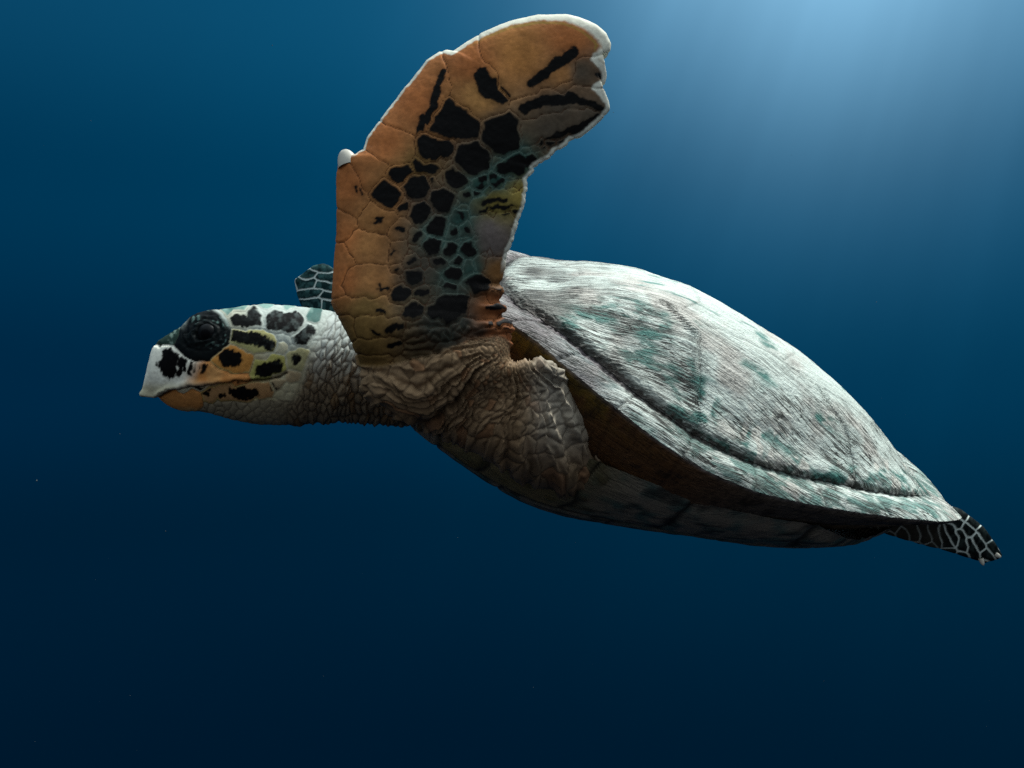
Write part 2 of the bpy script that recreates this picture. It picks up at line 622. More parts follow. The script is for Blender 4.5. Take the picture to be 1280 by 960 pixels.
def carapace_side(side, nphi, nr, parent):
    PH, RR, q, Fc = shell_half(side, nphi, nr)
    if side < 0:
        Fc = Fc[:, ::-1]
    a, b = q[:, 0], q[:, 1]
    P = to_world(q)
    N = normals_of(P, Fc)
    if (N[:, 2]).mean() < 0:
        Fc = Fc[:, ::-1]
        N = -N
    pr = np.stack([a, b], 1)
    wob = fbm(pr * 40, 3, 3) * 0.004
    wob2 = fbm(pr * 40 + 9, 5, 3) * 0.004
    # classes and distance to seams
    mar = RR > RS
    vh = vert_half(a)
    ver = (~mar) & (np.abs(b) + wob < vh)
    cls = np.zeros(len(a), int)
    d_seam = np.full(len(a), 1.0)
    mi = np.clip(np.searchsorted(MB_, np.abs(PH)) - 1, 0, 12)
    cls[mar] = 200 + mi[mar]
    ci = np.zeros(len(a), int)
    dc = np.full(len(a), 1.0)
    for k in range(3):
        x = a + wob - costal_seam(k, b)
        ci += x > 0
        dc = np.minimum(dc, np.abs(x))
    vi = np.zeros(len(a), int)
    dv = np.full(len(a), 1.0)
    for k in range(4):
        x = a + wob2 - VSEAM[k] * SL - 0.02 * np.cos(b / vh * 2)
        vi += x > 0
        dv = np.minimum(dv, np.abs(x))
    cls[(~mar) & ver] = 0 + vi[(~mar) & ver]
    cls[(~mar) & (~ver)] = 100 + ci[(~mar) & (~ver)]
    d_vert = np.abs(np.abs(b) + wob - vh)
    d_sut = np.abs(RR - RS + wob * 1.2) * SW
    dm = np.min(np.abs(np.abs(PH)[:, None] - MB_[None, 1:-1]), 1) * 0.28
    front = sstep(a / SL, 0.75, 0.1)
    # relief
    P3 = q
    st = np.stack([a + fbm(pr * 9, 11, 2) * 0.03, b], 1)
    along = np.stack([st[:, 0] * 14, (b + 0.018 * fbm(pr * 14, 21, 2)) * 210], 1)
    along2 = np.stack([st[:, 0] * 30 + b * 40, (b - 0.16 * a) * 260], 1)
    streak = fbm(along, 31, 3) * 0.65 + fbm(along2, 41, 2) * 0.45
    rough = fbm(P3 * 260, 51, 3)
    g_sut = np.exp(-(d_sut / (0.0032 + 0.0034 * front) * (1 + 0.5 * rough)) ** 2)
    fade = 1 - 0.85 * sstep(a / SL, 0.80, 0.90)
    g_sut = g_sut * fade
    g_c = np.where(~mar & ~ver, np.exp(-(dc / 0.0026) ** 2), 0) * (0.35 + 0.65 * sstep(np.abs(b) / SW, 0.35, 0.6))
    g_v = np.where(~mar, np.exp(-(d_vert / 0.0022) ** 2), 0) * 0.6
    g_vv = np.where(~mar & ver, np.exp(-(dv / 0.0026) ** 2), 0) * 0.7
    g_m = np.where(mar, np.exp(-(dm / 0.0024) ** 2), 0)
    h = 0.0003 * streak + 0.0005 * rough
    h += -0.0052 * g_sut * (0.7 + 0.6 * fbm(P3 * 150, 61, 2)) - 0.0010 * (g_c + g_v + g_vv) - 0.0014 * g_m
    # lip above the suture, growth ridges close to seams
    h += 0.0030 * fade * np.exp(-((RR - RS + 0.045) * SW / 0.012) ** 2) * np.where(RR < RS, 1, 0.2)
    h += 0.0010 * np.exp(-(dc / 0.010) ** 2) * np.where(~mar & ~ver, 1, 0) * np.sin(dc * 2600)
    h += 0.0018 * fbm(P3 * 24, 71, 2)
    rim_roll = sstep(RR, 0.93, 1.0)
    h += 0.0035 * np.sin(np.clip((RR - .88) / .12, 0, 1) * np.pi)
    Pd = P + N * h[:, None]
    # pigment
    pxy = to_px(P)
    t1 = fbm(pr * np.array([16, 26]), 81, 4) + 0.45 * fbm(along * 0.35, 83, 2)
    blobs = [(805, 400, 60, 1.0), (720, 420, 60, .8), (660, 400, 35, .7), (850, 460, 60, .7), (780, 520, 40, .3), (950, 580, 60, .8), (870, 560, 60, .9),
             (1010, 615, 60, .9), (1110, 605, 45, 1.1), (1080, 630, 60, 1.0), (900, 590, 40, 1.0), (1150, 635, 35, .9), (700, 470, 40, .5), (960, 520, 70, .4)]
    tb = np.zeros(len(a))
    for (x, y, s, w) in blobs:
        tb += w * np.exp(-(((pxy[:, 0] - x) / s) ** 2 + ((pxy[:, 1] - y) / (s * .6)) ** 2))
    teal = sstep(t1 * 1.1 + np.clip(tb, 0, 1.1) * 0.9 + np.where(mar, 0.12, 0.0), 0.35, 0.85)
    pink = sstep(fbm(pr * 20 + 40, 91, 3), 0.0, 0.6) * 0.6
    col = lerp(PALE, PINK, pink[:, None])
    col = lerp(col, TEAL * (1 + 0.35 * streak[:, None]), (teal * np.where(mar, 0.75, 0.92) * sstep(fbm(np.stack([a * 55, b * 120], 1), 85, 3), -0.35, 0.15))[:, None])
    # pale worn blotches
    wb = sstep(fbm(pr * np.array([60, 42]) + 7, 95, 2), 0.18, 0.34) * sstep(tb, 0.25, 0.6) * sstep(pxy[:, 0], 860, 940) * np.where(mar, 0.15, 1)
    col = lerp(col, srgb(226, 222, 210), (wb * 0.9)[:, None])
    col = lerp(col, srgb(70, 66, 56), (0.25 * sstep(-streak, 0.22, 0.75) * sstep(RR, 0.3, 0.7))[:, None])
    dirt = np.clip(g_sut * (0.75 + 0.9 * rough) * (1.0 + 0.9 * front + 0.3 * sstep(streak, -.3, .4)), 0, 1)
    col = lerp(col, srgb(34, 27, 22), dirt[:, None] * 0.95)
    col = lerp(col, srgb(60, 52, 44), (np.clip(g_c + g_v * .6 + g_vv + g_m, 0, 1) * (0.35 + 0.9 * rough).clip(0, 1))[:, None] * 0.7)
    # browner, darker horn low on the front flank next to the suture
    low = sstep(RR, 0.46, 0.80) * front * sstep(fbm(pr * 18 + 3, 97, 3), -0.45, 0.35)
    col = lerp(col, srgb(84, 74, 68), (low * 0.80)[:, None])
    # lilac-grey, then bare yellow horn at the edge of the front marginals
    fr2 = sstep(a / SL, 0.36, 0.22)
    col = lerp(col, srgb(140, 128, 132), (np.where(mar, 0.55, 0) * fr2)[:, None])
    rot = np.radians(np.select([cls == 100, cls == 101, cls == 102, cls == 103, cls >= 200], [-5.0, 6.0, 14.0, 24.0, 0.0], 2.0)) * side
    ra, rb = a - 0.4 * SL, b - 0.5 * SW * side
    coord = np.stack([ra * np.cos(rot) + rb * np.sin(rot), rb * np.cos(rot) - ra * np.sin(rot) + 0.007 * fbm(pr * 12, 99, 2), cls * 0.37], 1)
    wear = 0.20 + 0.80 * sstep(RR + 0.16 * fbm(pr * 12 + 5, 98, 2), 0.30, 0.66) + 0.35 * low
    attrs = {'pigment': ('FLOAT_COLOR', rgba(col)), 'streak_coord': ('FLOAT_VECTOR', coord), 'wear': ('FLOAT', wear)}

    def nm(c):
        return 'vertebral_scute' if c < 100 else ('costal_scute' if c < 200 else 'marginal_scute')
    emit_scutes(parent, nm, Pd, Fc, cls, attrs, HORN)
    # underside of the marginal scutes: follows the rim just built
    rim_idx = np.arange(nphi) * nr + nr - 1
    rimP = Pd[rim_idx]
    ph = PH[rim_idx]
    nu = 34
    V, CO, CLS, CL = [], [], [], []
    for k in range(nu):
        u = k / (nu - 1)
        rr = 1.0 - 0.20 * u
        w = sstep(np.array(u), 0, 0.35)
        base = to_world(lower(ph, np.full(nphi, rr)))
        first = rimP + (to_world(lower(ph, np.full(nphi, 1.0))) - rimP) * min(1, u * 6)
        pp = first * (1 - w) + base * w + SR[:, 2] * (0.016 * u * u)
        qq = np.stack([np.cos(ph) * 6, np.full(nphi, rr) * 30], 1)
        n3 = fbm(pp * 60, 111, 4)
        fine = fbm(pp * 260, 113, 3)
        s = to_local(pp)[:, 0] / SL
        yel = sstep(s, 0.42, 0.22) * (1 - sstep(np.full(nphi, u), 0.10, 0.32))
        brown = sstep(s, 0.62, 0.38)
        c = lerp(srgb(96, 86, 76), srgb(104, 70, 40), brown[:, None])
        c = lerp(c, srgb(122, 98, 34), (yel * sstep(n3, -0.5, 0.2))[:, None])
        c = lerp(c, srgb(120, 112, 110), ((1 - sstep(np.full(nphi, u), 0.02, 0.10)) * 0.8)[:, None])
        c = c * (0.8 + 0.5 * fine[:, None] + 0.35 * n3[:, None]).clip(0.15, 2)
        seam = np.min(np.abs(np.abs(ph)[:, None] - MB_[None, 1:-1]), 1) * 0.28
        gs = np.exp(-(seam / 0.0022) ** 2)
        c = lerp(c, srgb(28, 20, 14), (sstep(n3 + 0.5 * fine, 0.0, 0.5) * 0.8)[:, None])
        c = lerp(c, srgb(24, 20, 18), (gs * 0.35)[:, None])
        V.append(pp - np.array([0, 0, 1.0]) * (0.0010 * fine + 0.0015 * n3 - 0.0008 * gs)[:, None])
        CO.append(c)
        CL.append(np.stack([s * SL, np.full(nphi, u * 0.05), np.zeros(nphi)], 1))
        CLS.append(200 + np.clip(np.searchsorted(MB_, np.abs(ph)) - 1, 0, 12))
    V = np.stack(V, 1).reshape(-1, 3)
    at2 = {'pigment': ('FLOAT_COLOR', rgba(np.stack(CO, 1).reshape(-1, 3))), 'streak_coord': ('FLOAT_VECTOR', np.stack(CL, 1).reshape(-1, 3)), 'wear': ('FLOAT', np.full(len(V), 0.12))}
    Fu = grid_faces(nphi, nu)
    if side < 0:
        Fu = Fu[:, ::-1]
    Nu = normals_of(V, Fu)
    if Nu[:, 2].mean() > 0:
        Fu = Fu[:, ::-1]
    emit_scutes(parent, lambda c: 'marginal_underside', V, Fu, np.stack(CLS, 1).reshape(-1), at2, HORN)


carapace = bpy.data.objects.new('carapace', None)
COL.objects.link(carapace)
carapace.parent = turtle
carapace_side(1, 640, 300, carapace)
carapace_side(-1, 300, 150, carapace)

# ------------------------------------------------------------------ plastron
plastron = bpy.data.objects.new('plastron', None)
COL.objects.link(plastron)
plastron.parent = turtle


def plastron_side(side, nphi, nr):
    u = (1 - np.cos(np.linspace(0, np.pi, nphi))) / 2
    sa = 0.025 + (0.93 - 0.025) * u                       # fraction of the shell length
    fa = np.arccos(np.clip(1 - 2 * sa, -1, 1))
    ob = outline(fa)[1]
    front_w = 0.150 * np.sqrt(np.clip((sa - 0.024) / 0.13, 0, 1))
    rear_w = 0.115 * np.sqrt(np.clip((0.931 - sa) / 0.20, 0, 1))
    wp = lerp(front_w, 0.90 * ob, sstep(sa, 0.16, 0.28))
    wp = lerp(wp, np.minimum(rear_w, 0.85 * ob), sstep(sa, 0.66, 0.92))
    t = np.linspace(0, 1, nr)
    bb = wp[:, None] * t[None]
    rel = np.clip(bb / np.maximum(ob[:, None], 0.02), 0, 1)
    mexp = lerp(6.0, 3.2, sstep(sa, 0.10, 0.45))[:, None]
    w = rel ** mexp
    cz = cub(sa, *CZK)[:, None]
    c = cz * (1 - w) + (rim_z(fa)[:, None] - 0.006) * w
    edge = np.repeat(t[None], nphi, 0)
    endw = np.maximum(1 - sstep(u, 0.0, 0.03), sstep(u, 0.97, 1.0))[:, None]
    c = c + 0.010 * np.maximum(sstep(edge, 0.95, 1.0), endw) - 0.004
    q = np.stack([np.repeat(sa[:, None] * SL, nr, 1), side * bb, c], -1).reshape(-1, 3)
    RR = rel
    PH = np.repeat(fa[:, None], nr, 1)
    P = to_world(q)
    Fc = grid_faces(nphi, nr)
    N = normals_of(P, Fc)
    if (N @ SR[:, 2]).mean() > 0:
        Fc, N = Fc[:, ::-1], -N
    a, b, R1, A1 = q[:, 0], q[:, 1], RR.ravel(), np.abs(PH.ravel())
    pr = np.stack([a, b], 1)
    wob = fbm(pr * 30, 121, 3) * 0.006
    infra = R1 + wob > 0.66
    cuts = (0.10, 0.22, 0.40, 0.58, 0.74)
    ci = np.zeros(len(a), int)
    dcut = np.full(len(a), 1.0)
    for k in cuts:
        x = a + wob - k * SL - 0.10 * np.abs(b)
        ci += x > 0
        dcut = np.minimum(dcut, np.abs(x))
    icut = np.array([0.5, 0.92, 1.22, 1.55, 1.95, 2.35])
    ii = np.searchsorted(icut, A1 + wob * 8)
    cls = np.where(infra, 100 + ii, ci)
    d_in = np.abs(R1 + wob - 0.66) * SW
    di = np.min(np.abs(A1[:, None] + wob[:, None] * 8 - icut[None]), 1) * 0.2
    g = np.maximum(np.exp(-(d_in / 0.0028) ** 2), np.where(infra, np.exp(-(di / 0.0028) ** 2), np.exp(-(dcut / 0.0028) ** 2)))
    n1 = fbm(q * 50, 131, 4)
    n2 = fbm(np.stack([a * 60, b * 200, a * 0], 1), 133, 3)
    h = -0.0026 * g + 0.0006 * n2 + 0.001 * n1
    P = P + N * h[:, None]
    c = lerp(srgb(120, 112, 100), srgb(70, 92, 88), sstep(n1, -.2, .5)[:, None])
    c = lerp(c, srgb(40, 36, 34), sstep(n2 + .4 * n1, 0.0, 0.6)[:, None] * 0.8)
    c = lerp(c, srgb(112, 96, 52), (0.7 * sstep(a / SL, 0.42, 0.28) * infra)[:, None])
    c = lerp(c, srgb(14, 14, 14), g[:, None] * 0.85)
    attrs = {'pigment': ('FLOAT_COLOR', rgba(c)), 'streak_coord': ('FLOAT_VECTOR', np.stack([a, b, 0 * a], 1)), 'wear': ('FLOAT', np.full(len(a), 0.22))}
    emit_scutes(plastron, lambda k: 'bridge_scute' if k >= 100 else 'plastral_scute', P, Fc, cls, attrs, HORN)


plastron_side(1, 360, 120)
plastron_side(-1, 160, 60)

# ------------------------------------------------------------------ body: component volumes
COMPS = []                                    # (label, verts, quads)


def tube(label, C, U, Vv, n=48, expo=2.0, sub=8):
    """closed loft of super-ellipses; C centres, U and Vv half-axis vectors at each station"""
    C, U, Vv = (np.asarray(x, float) for x in (C, U, Vv))
    k = np.arange(len(C))
    kk = np.linspace(0, len(C) - 1, (len(C) - 1) * sub + 1)
    Ci = np.stack([cub(kk, k, C[:, j]) for j in range(3)], 1)
    Ui = np.stack([cub(kk, k, U[:, j]) for j in range(3)], 1)
    Vi = np.stack([cub(kk, k, Vv[:, j]) for j in range(3)], 1)
    t = np.linspace(0, 2 * np.pi, n, endpoint=False)
    ct, st = np.cos(t), np.sin(t)
    x = np.sign(ct) * np.abs(ct) ** (2 / expo)
    y = np.sign(st) * np.abs(st) ** (2 / expo)
    P = Ci[:, None] + Ui[:, None] * x[None, :, None] + Vi[:, None] * y[None, :, None]
    m = len(kk)
    Fq = grid_faces(m, n, wrap=True)
    V = P.reshape(-1, 3)
    V = np.concatenate([V, Ci[:1], Ci[-1:]])
    caps = []
    for j in range(0, n, 2):
        caps.append([j, (j + 1) % n, (j + 2) % n, m * n])
        o = (m - 1) * n
        caps.append([o + (j + 2) % n, o + (j + 1) % n, o + j, m * n + 1])
    COMPS.append((label, V, np.concatenate([Fq, np.array(caps)])))


def blade(label, lead, trail, depth, thick, edge=0.0028, n=260, root_edge=0.0, m=44):
    """flipper: lofted between its leading and trailing edges, aerofoil section.
    lead/trail: matched lists of pixel polylines, one for each span; depth(px,py) metres; thick(s) half thickness"""
    Ls, Ts = [], []
    for k, (l, t) in enumerate(zip(lead, trail)):
        nn = max(6, n // len(lead))
        a, b = resample(l, nn), resample(t, nn)
        if k:
            a, b = a[1:], b[1:]
        Ls.append(a)
        Ts.append(b)
    Lp, Tp = np.concatenate(Ls), np.concatenate(Ts)
    N = len(Lp)
    v = (1 - np.cos(np.linspace(0, np.pi, m))) / 2
    px = Lp[:, None] * (1 - v)[None, :, None] + Tp[:, None] * v[None, :, None]
    mid = W3(px[..., 0], px[..., 1], depth(px[..., 0], px[..., 1]))
    # unit normal from the surface itself
    du = np.gradient(mid, axis=0)
    dv = np.gradient(mid, axis=1)
    nr = np.cross(du, dv)
    nr /= np.linalg.norm(nr, axis=-1)[..., None] + 1e-12
    nr = np.where((nr[..., 1] > 0)[..., None], -nr, nr)
    for _ in range(6):
        nr[1:-1] = (nr[:-2] + nr[1:-1] + nr[2:]) / 3
    s = np.linspace(0, 1, N)
    foil = 2.6 * (0.2969 * np.sqrt(v) - 0.126 * v - 0.3516 * v ** 2 + 0.2843 * v ** 3 - 0.1015 * v ** 4) / 0.26
    foil = np.clip(foil, 0, None) / foil.max()
    rnd = (1 - np.abs(2 * v - 1) ** 8) ** 0.5
    width = np.linalg.norm(mid[:, 0] - mid[:, -1], axis=1)
    lim = np.clip(width / 0.05, 0.0, 1) ** 0.7
    tk = (thick(s) * lim)[:, None] * foil[None] * rnd[None] + ((edge + root_edge * (1 - sstep(s, 0.12, 0.32)) * sstep(s, 0.0, 0.1)) * np.clip(width / 0.012, 0.1, 1))[:, None] * rnd[None]
    front = mid + nr * tk[..., None]
    back = mid - nr * tk[..., None]
    V = np.concatenate([front.reshape(-1, 3), back.reshape(-1, 3)])
    Fq = grid_faces(N, m)
    M0 = N * m
    side = []
    for j0 in (0, m - 1):
        i = np.arange(N - 1)
        side.append(np.stack([i * m + j0, (i + 1) * m + j0, M0 + (i + 1) * m + j0, M0 + i * m + j0], 1))
    j = np.arange(m - 1)
    for i0 in (0, N - 1):
        side.append(np.stack([i0 * m + j, i0 * m + j + 1, M0 + i0 * m + j + 1, M0 + i0 * m + j], 1))
    COMPS.append((label, V, np.concatenate([Fq, Fq[:, ::-1] + M0] + side)))
    return Lp, Tp


# near front flipper
L_ = [[(470, 492), (462, 475), (440, 425)], [(440, 425), (428, 402), (418, 384), (416, 378)],
      [(416, 378), (418, 350), (419, 327)], [(419, 327), (422, 290), (422, 255)],
      [(422, 255), (422, 222), (424, 206), (430, 198), (443, 196)], [(443, 196), (450, 191), (456, 186), (460, 173), (475, 153)],
      [(475, 153), (503, 116), (525, 89)], [(525, 89), (534, 77), (550, 66), (557, 64), (565, 66)],
      [(565, 66), (606, 41), (637, 28)], [(637, 28), (672, 20), (706, 20)], [(706, 20), (722, 23), (734, 28)], [(734, 28), (744, 34)],
      [(744, 34), (756, 44), (762, 56), (761, 64), (757, 69)]]
T_ = [[(626, 475), (625, 455), (636, 432)], [(636, 432), (640, 418), (639, 406), (632, 400), (627, 398), (628, 391), (630, 384), (625, 379)],
      [(625, 379), (628, 371), (627, 362), (625, 356), (630, 335), (633, 317)], [(633, 317), (641, 300), (647, 278), (655, 259)],
      [(655, 259), (657, 244), (659, 233)], [(659, 233), (657, 224), (664, 217), (668, 213), (666, 209), (681, 200), (687, 197)],
      [(687, 197), (694, 188), (700, 186), (709, 181)], [(709, 181), (711, 176), (719, 173), (728, 169)], [(728, 169), (740, 159), (750, 150)],
      [(750, 150), (761, 137), (760, 129)], [(760, 129), (753, 119), (744, 110)], [(744, 110), (754, 104), (757, 95), (753, 85)],
      [(753, 85), (746, 79), (742, 75), (745, 71)]]


def near_depth(x, y):
    u = (480 - y) / 460
    return 0.915 + 0.022 * sstep(y, 415, 490) + 0.020 * u + 0.045 * u * u - 0.018 * np.exp(-((x - 500) / 90) ** 2) * (1 - u)


blade('near_flipper', L_, T_, near_depth, lambda s: 0.0075 + 0.010 * (1 - s) ** 1.5 + 0.010 * (1 - sstep(s, 0.05, 0.25)) - 0.022 * (1 - sstep(s, 0.0, 0.11)), n=480, m=60, root_edge=0.007)

# near shoulder: from the flipper base into the body
sh = [  # px, py, depth, half width along image direction (dx,dy), half thickness
    (540, 405, 0.922, (84, -4), 0.020),
    (545, 445, 0.920, (92, -14), 0.038),
    (560, 480, 0.932, (82, -26), 0.048),
    (615, 494, 0.965, (67, -42), 0.056),
    (655, 522, 1.000, (46, -41), 0.060),
    (695, 560, 1.055, (41, -32), 0.058),
    (728, 590, 1.115, (28, -21), 0.052),
    (800, 600, 1.210, (34, -30), 0.045)]
C = [W3(x, y, d) for x, y, d, _, _ in sh]
U = [np.array([dx, 0, -dy]) / F * d for x, y, d, (dx, dy), _ in sh]
for k, yy in ((3, 0.012), (4, 0.035), (5, 0.040), (6, 0.040)):
    U[k][1] += yy                              # the upper end slides under the rim of the shell
Vv = [np.array([0.35, -1, 0.15]) / np.linalg.norm([0.35, -1, 0.15]) * t for *_, t in sh]
Vv[0] = np.array([0, -1, 0]) * sh[0][4]
Vv[1] = np.array([0, -1, 0]) * sh[1][4]
Vv[2] = np.array([0.1, -1, 0]) * sh[2][4]
tube('shoulder', C, U, Vv, n=64, expo=2.4)

# head and neck
HTOP = [(179, 494), (181, 484), (185, 470), (190, 450), (195, 433), (199, 427), (210, 420), (227, 411), (233, 405), (245, 397), (265, 392), (290, 387), (315, 382.5),
        (335, 381), (375, 384), (400, 387), (430, 392), (470, 398), (520, 398), (580, 395), (640, 400)]
HBOT = [(179, 497), (181, 498), (190, 498.5), (199, 499), (203, 503), (212, 510), (225, 515), (240, 517), (255, 517.5), (285, 525), (322, 530), (372, 532), (410, 528),
        (440, 527), (470, 527), (520, 532), (580, 545), (640, 555)]
HW = [(179, .003), (183, .007), (190, .013), (200, .021), (215, .029), (232, .036), (255, .044), (290, .054), (330, .062), (380, .067), (420, .068), (470, .076), (540, .095), (640, .12)]
HD = [(179, 1.030), (260, 1.035), (400, 1.075), (500, 1.13), (640, 1.20)]


def head_mid(x):
    return np.interp(x, *zip(*HD))


hx = np.concatenate([np.linspace(179, 205, 30), np.linspace(207, 640, 150)])
ht, hb = np.interp(hx, *zip(*HTOP)), np.interp(hx, *zip(*HBOT))
hw, hd = np.interp(hx, *zip(*HW)), head_mid(hx)
ker = np.array([1, 2, 3, 2, 1]) / 9
for arr in (ht, hb, hw):
    arr[32:-2] = np.convolve(arr, ker, 'same')[32:-2]
n_ = 72
tt = np.linspace(0, 2 * np.pi, n_, endpoint=False)
ex = np.interp(hx, [179, 205, 260, 400, 640], [2.0, 2.2, 2.5, 2.3, 2.0])[:, None]
cx_ = np.sign(np.cos(tt))[None] * np.abs(np.cos(tt))[None] ** (2 / ex)
sy_ = np.sign(np.sin(tt))[None] * np.abs(np.sin(tt))[None] ** (2 / ex)
# narrower towards the crown and the throat
wprof = 1 - 0.10 * sy_ ** 2 - 0.08 * np.clip(-sy_, 0, 1)
py_arr = (ht + hb)[:, None] / 2 - (hb - ht)[:, None] / 2 * sy_
P = W3(np.repeat(hx[:, None], n_, 1), py_arr, hd[:, None])
P[..., 1] -= hw[:, None] * cx_ * wprof
V = P.reshape(-1, 3)
V = np.concatenate([V, P[:1].mean(1), P[-1:].mean(1)])
m_ = len(hx)
caps = []
for j in range(0, n_, 2):
    caps.append([j, (j + 1) % n_, (j + 2) % n_, m_ * n_])
    o_ = (m_ - 1) * n_
    caps.append([o_ + (j + 2) % n_, o_ + (j + 1) % n_, o_ + j, m_ * n_ + 1])
COMPS.append(('head', V, np.concatenate([grid_faces(m_, n_, wrap=True), np.array(caps)])))

# trunk between the shells
t = np.linspace(0, 2 * np.pi, 48, endpoint=False)
ks = np.linspace(0.06, 0.93, 12)
C, U, Vv = [], [], []
for k in ks:
    w = min(np.interp(k, [0, .1, .3, .5, .75, .9, 1], [.10, .15, .185, .19, .16, .12, .06]), (0.86 if k < 0.6 else 0.66) * outline(np.array([np.arccos(1 - 2 * k)]))[1][0])
    top_c = np.interp(k, [0, .2, .5, .8, .93, 1], [.00, .03, .04, .045, .046, .046])
    bot_c = min(cub(np.array([k]), *CZK)[0] + np.interp(k, [0, .5, .7, 1], [.040, .040, .026, .026]), top_c - 0.02)
    C.append(to_world(np.array([[k * SL, 0, (top_c + bot_c) / 2]]))[0])
    U.append(SR[:, 1] * w)
    Vv.append(SR[:, 2] * (top_c - bot_c) / 2)
tube('trunk', C, U, Vv, n=48, expo=2.2, sub=4)

# far front flipper and its shoulder
FL = [[(510, 480), (430, 425), (384, 393)], [(384, 393), (375, 372), (371, 353)], [(371, 353), (376, 348), (386, 343)], [(386, 343), (395, 334), (402, 331)]]
FT = [[(545, 415), (500, 392), (455, 368)], [(455, 368), (435, 350), (424, 343)], [(424, 343), (416, 336), (410, 332)], [(410, 332), (406, 331), (404, 330)]]


def far_depth(x, y):
    return 1.33 + 0.26 * (520 - x) / 145         # reaches away from the camera


blade('far_flipper', FL, FT, far_depth, lambda s: 0.009 + 0.012 * (1 - s), n=200, m=44)
fs = [(500, 440, 1.365, (45, -10), .028), (560, 440, 1.36, (45, -40), .045), (620, 450, 1.34, (40, -55), .055), (680, 470, 1.32, (40, -60), .055)]
tube('far_shoulder', [W3(x, y, d) for x, y, d, _, _ in fs], [np.array([dx, 0, -dy]) / F * d for _, _, d, (dx, dy), _ in fs],
     [np.array([0, -1, 0]) * q[4] for q in fs], n=40)

# rear flippers (the far one mirrors the near one across the shell) and the tail
RL = [[(1085, 632), (1140, 632), (1186, 632)], [(1186, 632), (1200, 637), (1212, 646)], [(1212, 646), (1226, 657), (1237, 672)], [(1237, 672), (1245, 683), (1250, 693)]]
RT = [[(1060, 652), (1105, 666), (1150, 680)], [(1150, 680), (1172, 685), (1190, 690)], [(1190, 690), (1205, 695), (1218, 699)], [(1218, 699), (1230, 703), (1244, 699)]]
blade('rear_flipper', RL, RT, lambda x, y: 1.22 + 0.0003 * (x - 1150), lambda s: 0.006 + 0.012 * (1 - s), n=160, m=36)
lab, Vr, Fr = COMPS[-1]
ql = to_local(Vr)
ql[:, 1] = -ql[:, 1]
ql += np.array([-0.16, 0.03, 0.02])
COMPS.append(('rear_flipper_far', to_world(ql), Fr[:, ::-1]))
for sgn in (1, -1):
    cc = [to_world(np.array([[a_, sgn * b_, c_]]))[0] for a_, b_, c_ in ((.54, .075, -.02), (.60, .065, .0), (.65, .055, .015))]
    tube('rear_thigh', cc, [SR[:, 1] * q for q in (.045, .04, .028)], [SR[:, 2] * q for q in (.03, .022, .012)], n=32)
tube('tail', [to_world(np.array([[a_, 0, c_]]))[0] for a_, c_ in ((.64, -.01), (.70, .01), (.745, .03))], [SR[:, 1] * q for q in (.03, .02, .006)], [SR[:, 2] * q for q in (.02, .014, .004)], n=24)

# ------------------------------------------------------------------ fuse into one continuous skin
VOX = 0.00125
allV, allF, off = [], [], 0
labels = []
for k, (lab, V, Fq) in enumerate(COMPS):
    allV.append(V)
    allF.append(Fq + off)
    off += len(V)
    labels += [k] * len(V)
allV = np.concatenate(allV)
allF = np.concatenate(allF)
labels = np.array(labels)
tmp = bpy.data.objects.new('tmp', mesh_from('tmp', allV, allF))
COL.objects.link(tmp)
md = tmp.modifiers.new('r', 'REMESH')
md.mode = 'VOXEL'
md.voxel_size = VOX
md.adaptivity = 0
dg_ = bpy.context.evaluated_depsgraph_get()
ev = tmp.evaluated_get(dg_)
me = ev.to_mesh()
BV = np.empty(len(me.vertices) * 3, np.float32)
me.vertices.foreach_get('co', BV)
BV = BV.reshape(-1, 3).astype(float)
nl = np.empty(len(me.polygons), np.int32)
me.polygons.foreach_get('loop_total', nl)
lv = np.empty(len(me.loops), np.int32)
me.loops.foreach_get('vertex_index', lv)
print('remesh', len(BV), 'verts', np.unique(nl))
BF = lv.reshape(-1, 4).astype(np.int64)
ev.to_mesh_clear()
bpy.data.objects.remove(tmp)

# drop what lies deep inside the shell
ql = to_local(BV)
sx = np.clip(ql[:, 0] / SL, 0, 1)
phi_s = np.arccos(np.clip(1 - 2 * sx, -1, 1))
halfw = np.maximum(outline(phi_s)[1], 1e-3)
inside = (np.abs(ql[:, 1]) < 0.62 * halfw) & (ql[:, 0] > 0.28 * SL) & (ql[:, 0] < 0.55 * SL) & (ql[:, 2] < 0.09)
keep = ~(inside[BF].all(1))
BF = BF[keep]
used = np.unique(BF)
remap = np.full(len(BV), -1)
remap[used] = np.arange(len(used))
BV, BF = BV[used], remap[BF]
NV = len(BV)
print('body verts', NV)

# neighbours, smoothing
E1 = np.concatenate([BF[:, [0, 1]], BF[:, [1, 2]], BF[:, [2, 3]], BF[:, [3, 0]]])
deg = np.bincount(E1[:, 0], minlength=NV) + np.bincount(E1[:, 1], minlength=NV)


def avg(X):
    X2 = X.reshape(NV, -1)
    out = np.empty_like(X2)
    for c in range(X2.shape[1]):
        out[:, c] = (np.bincount(E1[:, 0], X2[E1[:, 1], c], NV) + np.bincount(E1[:, 1], X2[E1[:, 0], c], NV)) / np.maximum(deg, 1)
    return out.reshape(X.shape)


kd = KDTree(len(allV))
for i, p in enumerate(allV):
    kd.insert(p, i)
kd.balance()
near = np.array([kd.find(p)[1] for p in BV])
lab_i = labels[near]
NAMES = [c[0] for c in COMPS]


def weight(*names):
    return np.isin(lab_i, [k for k, n in enumerate(NAMES) if n in names]).astype(float)


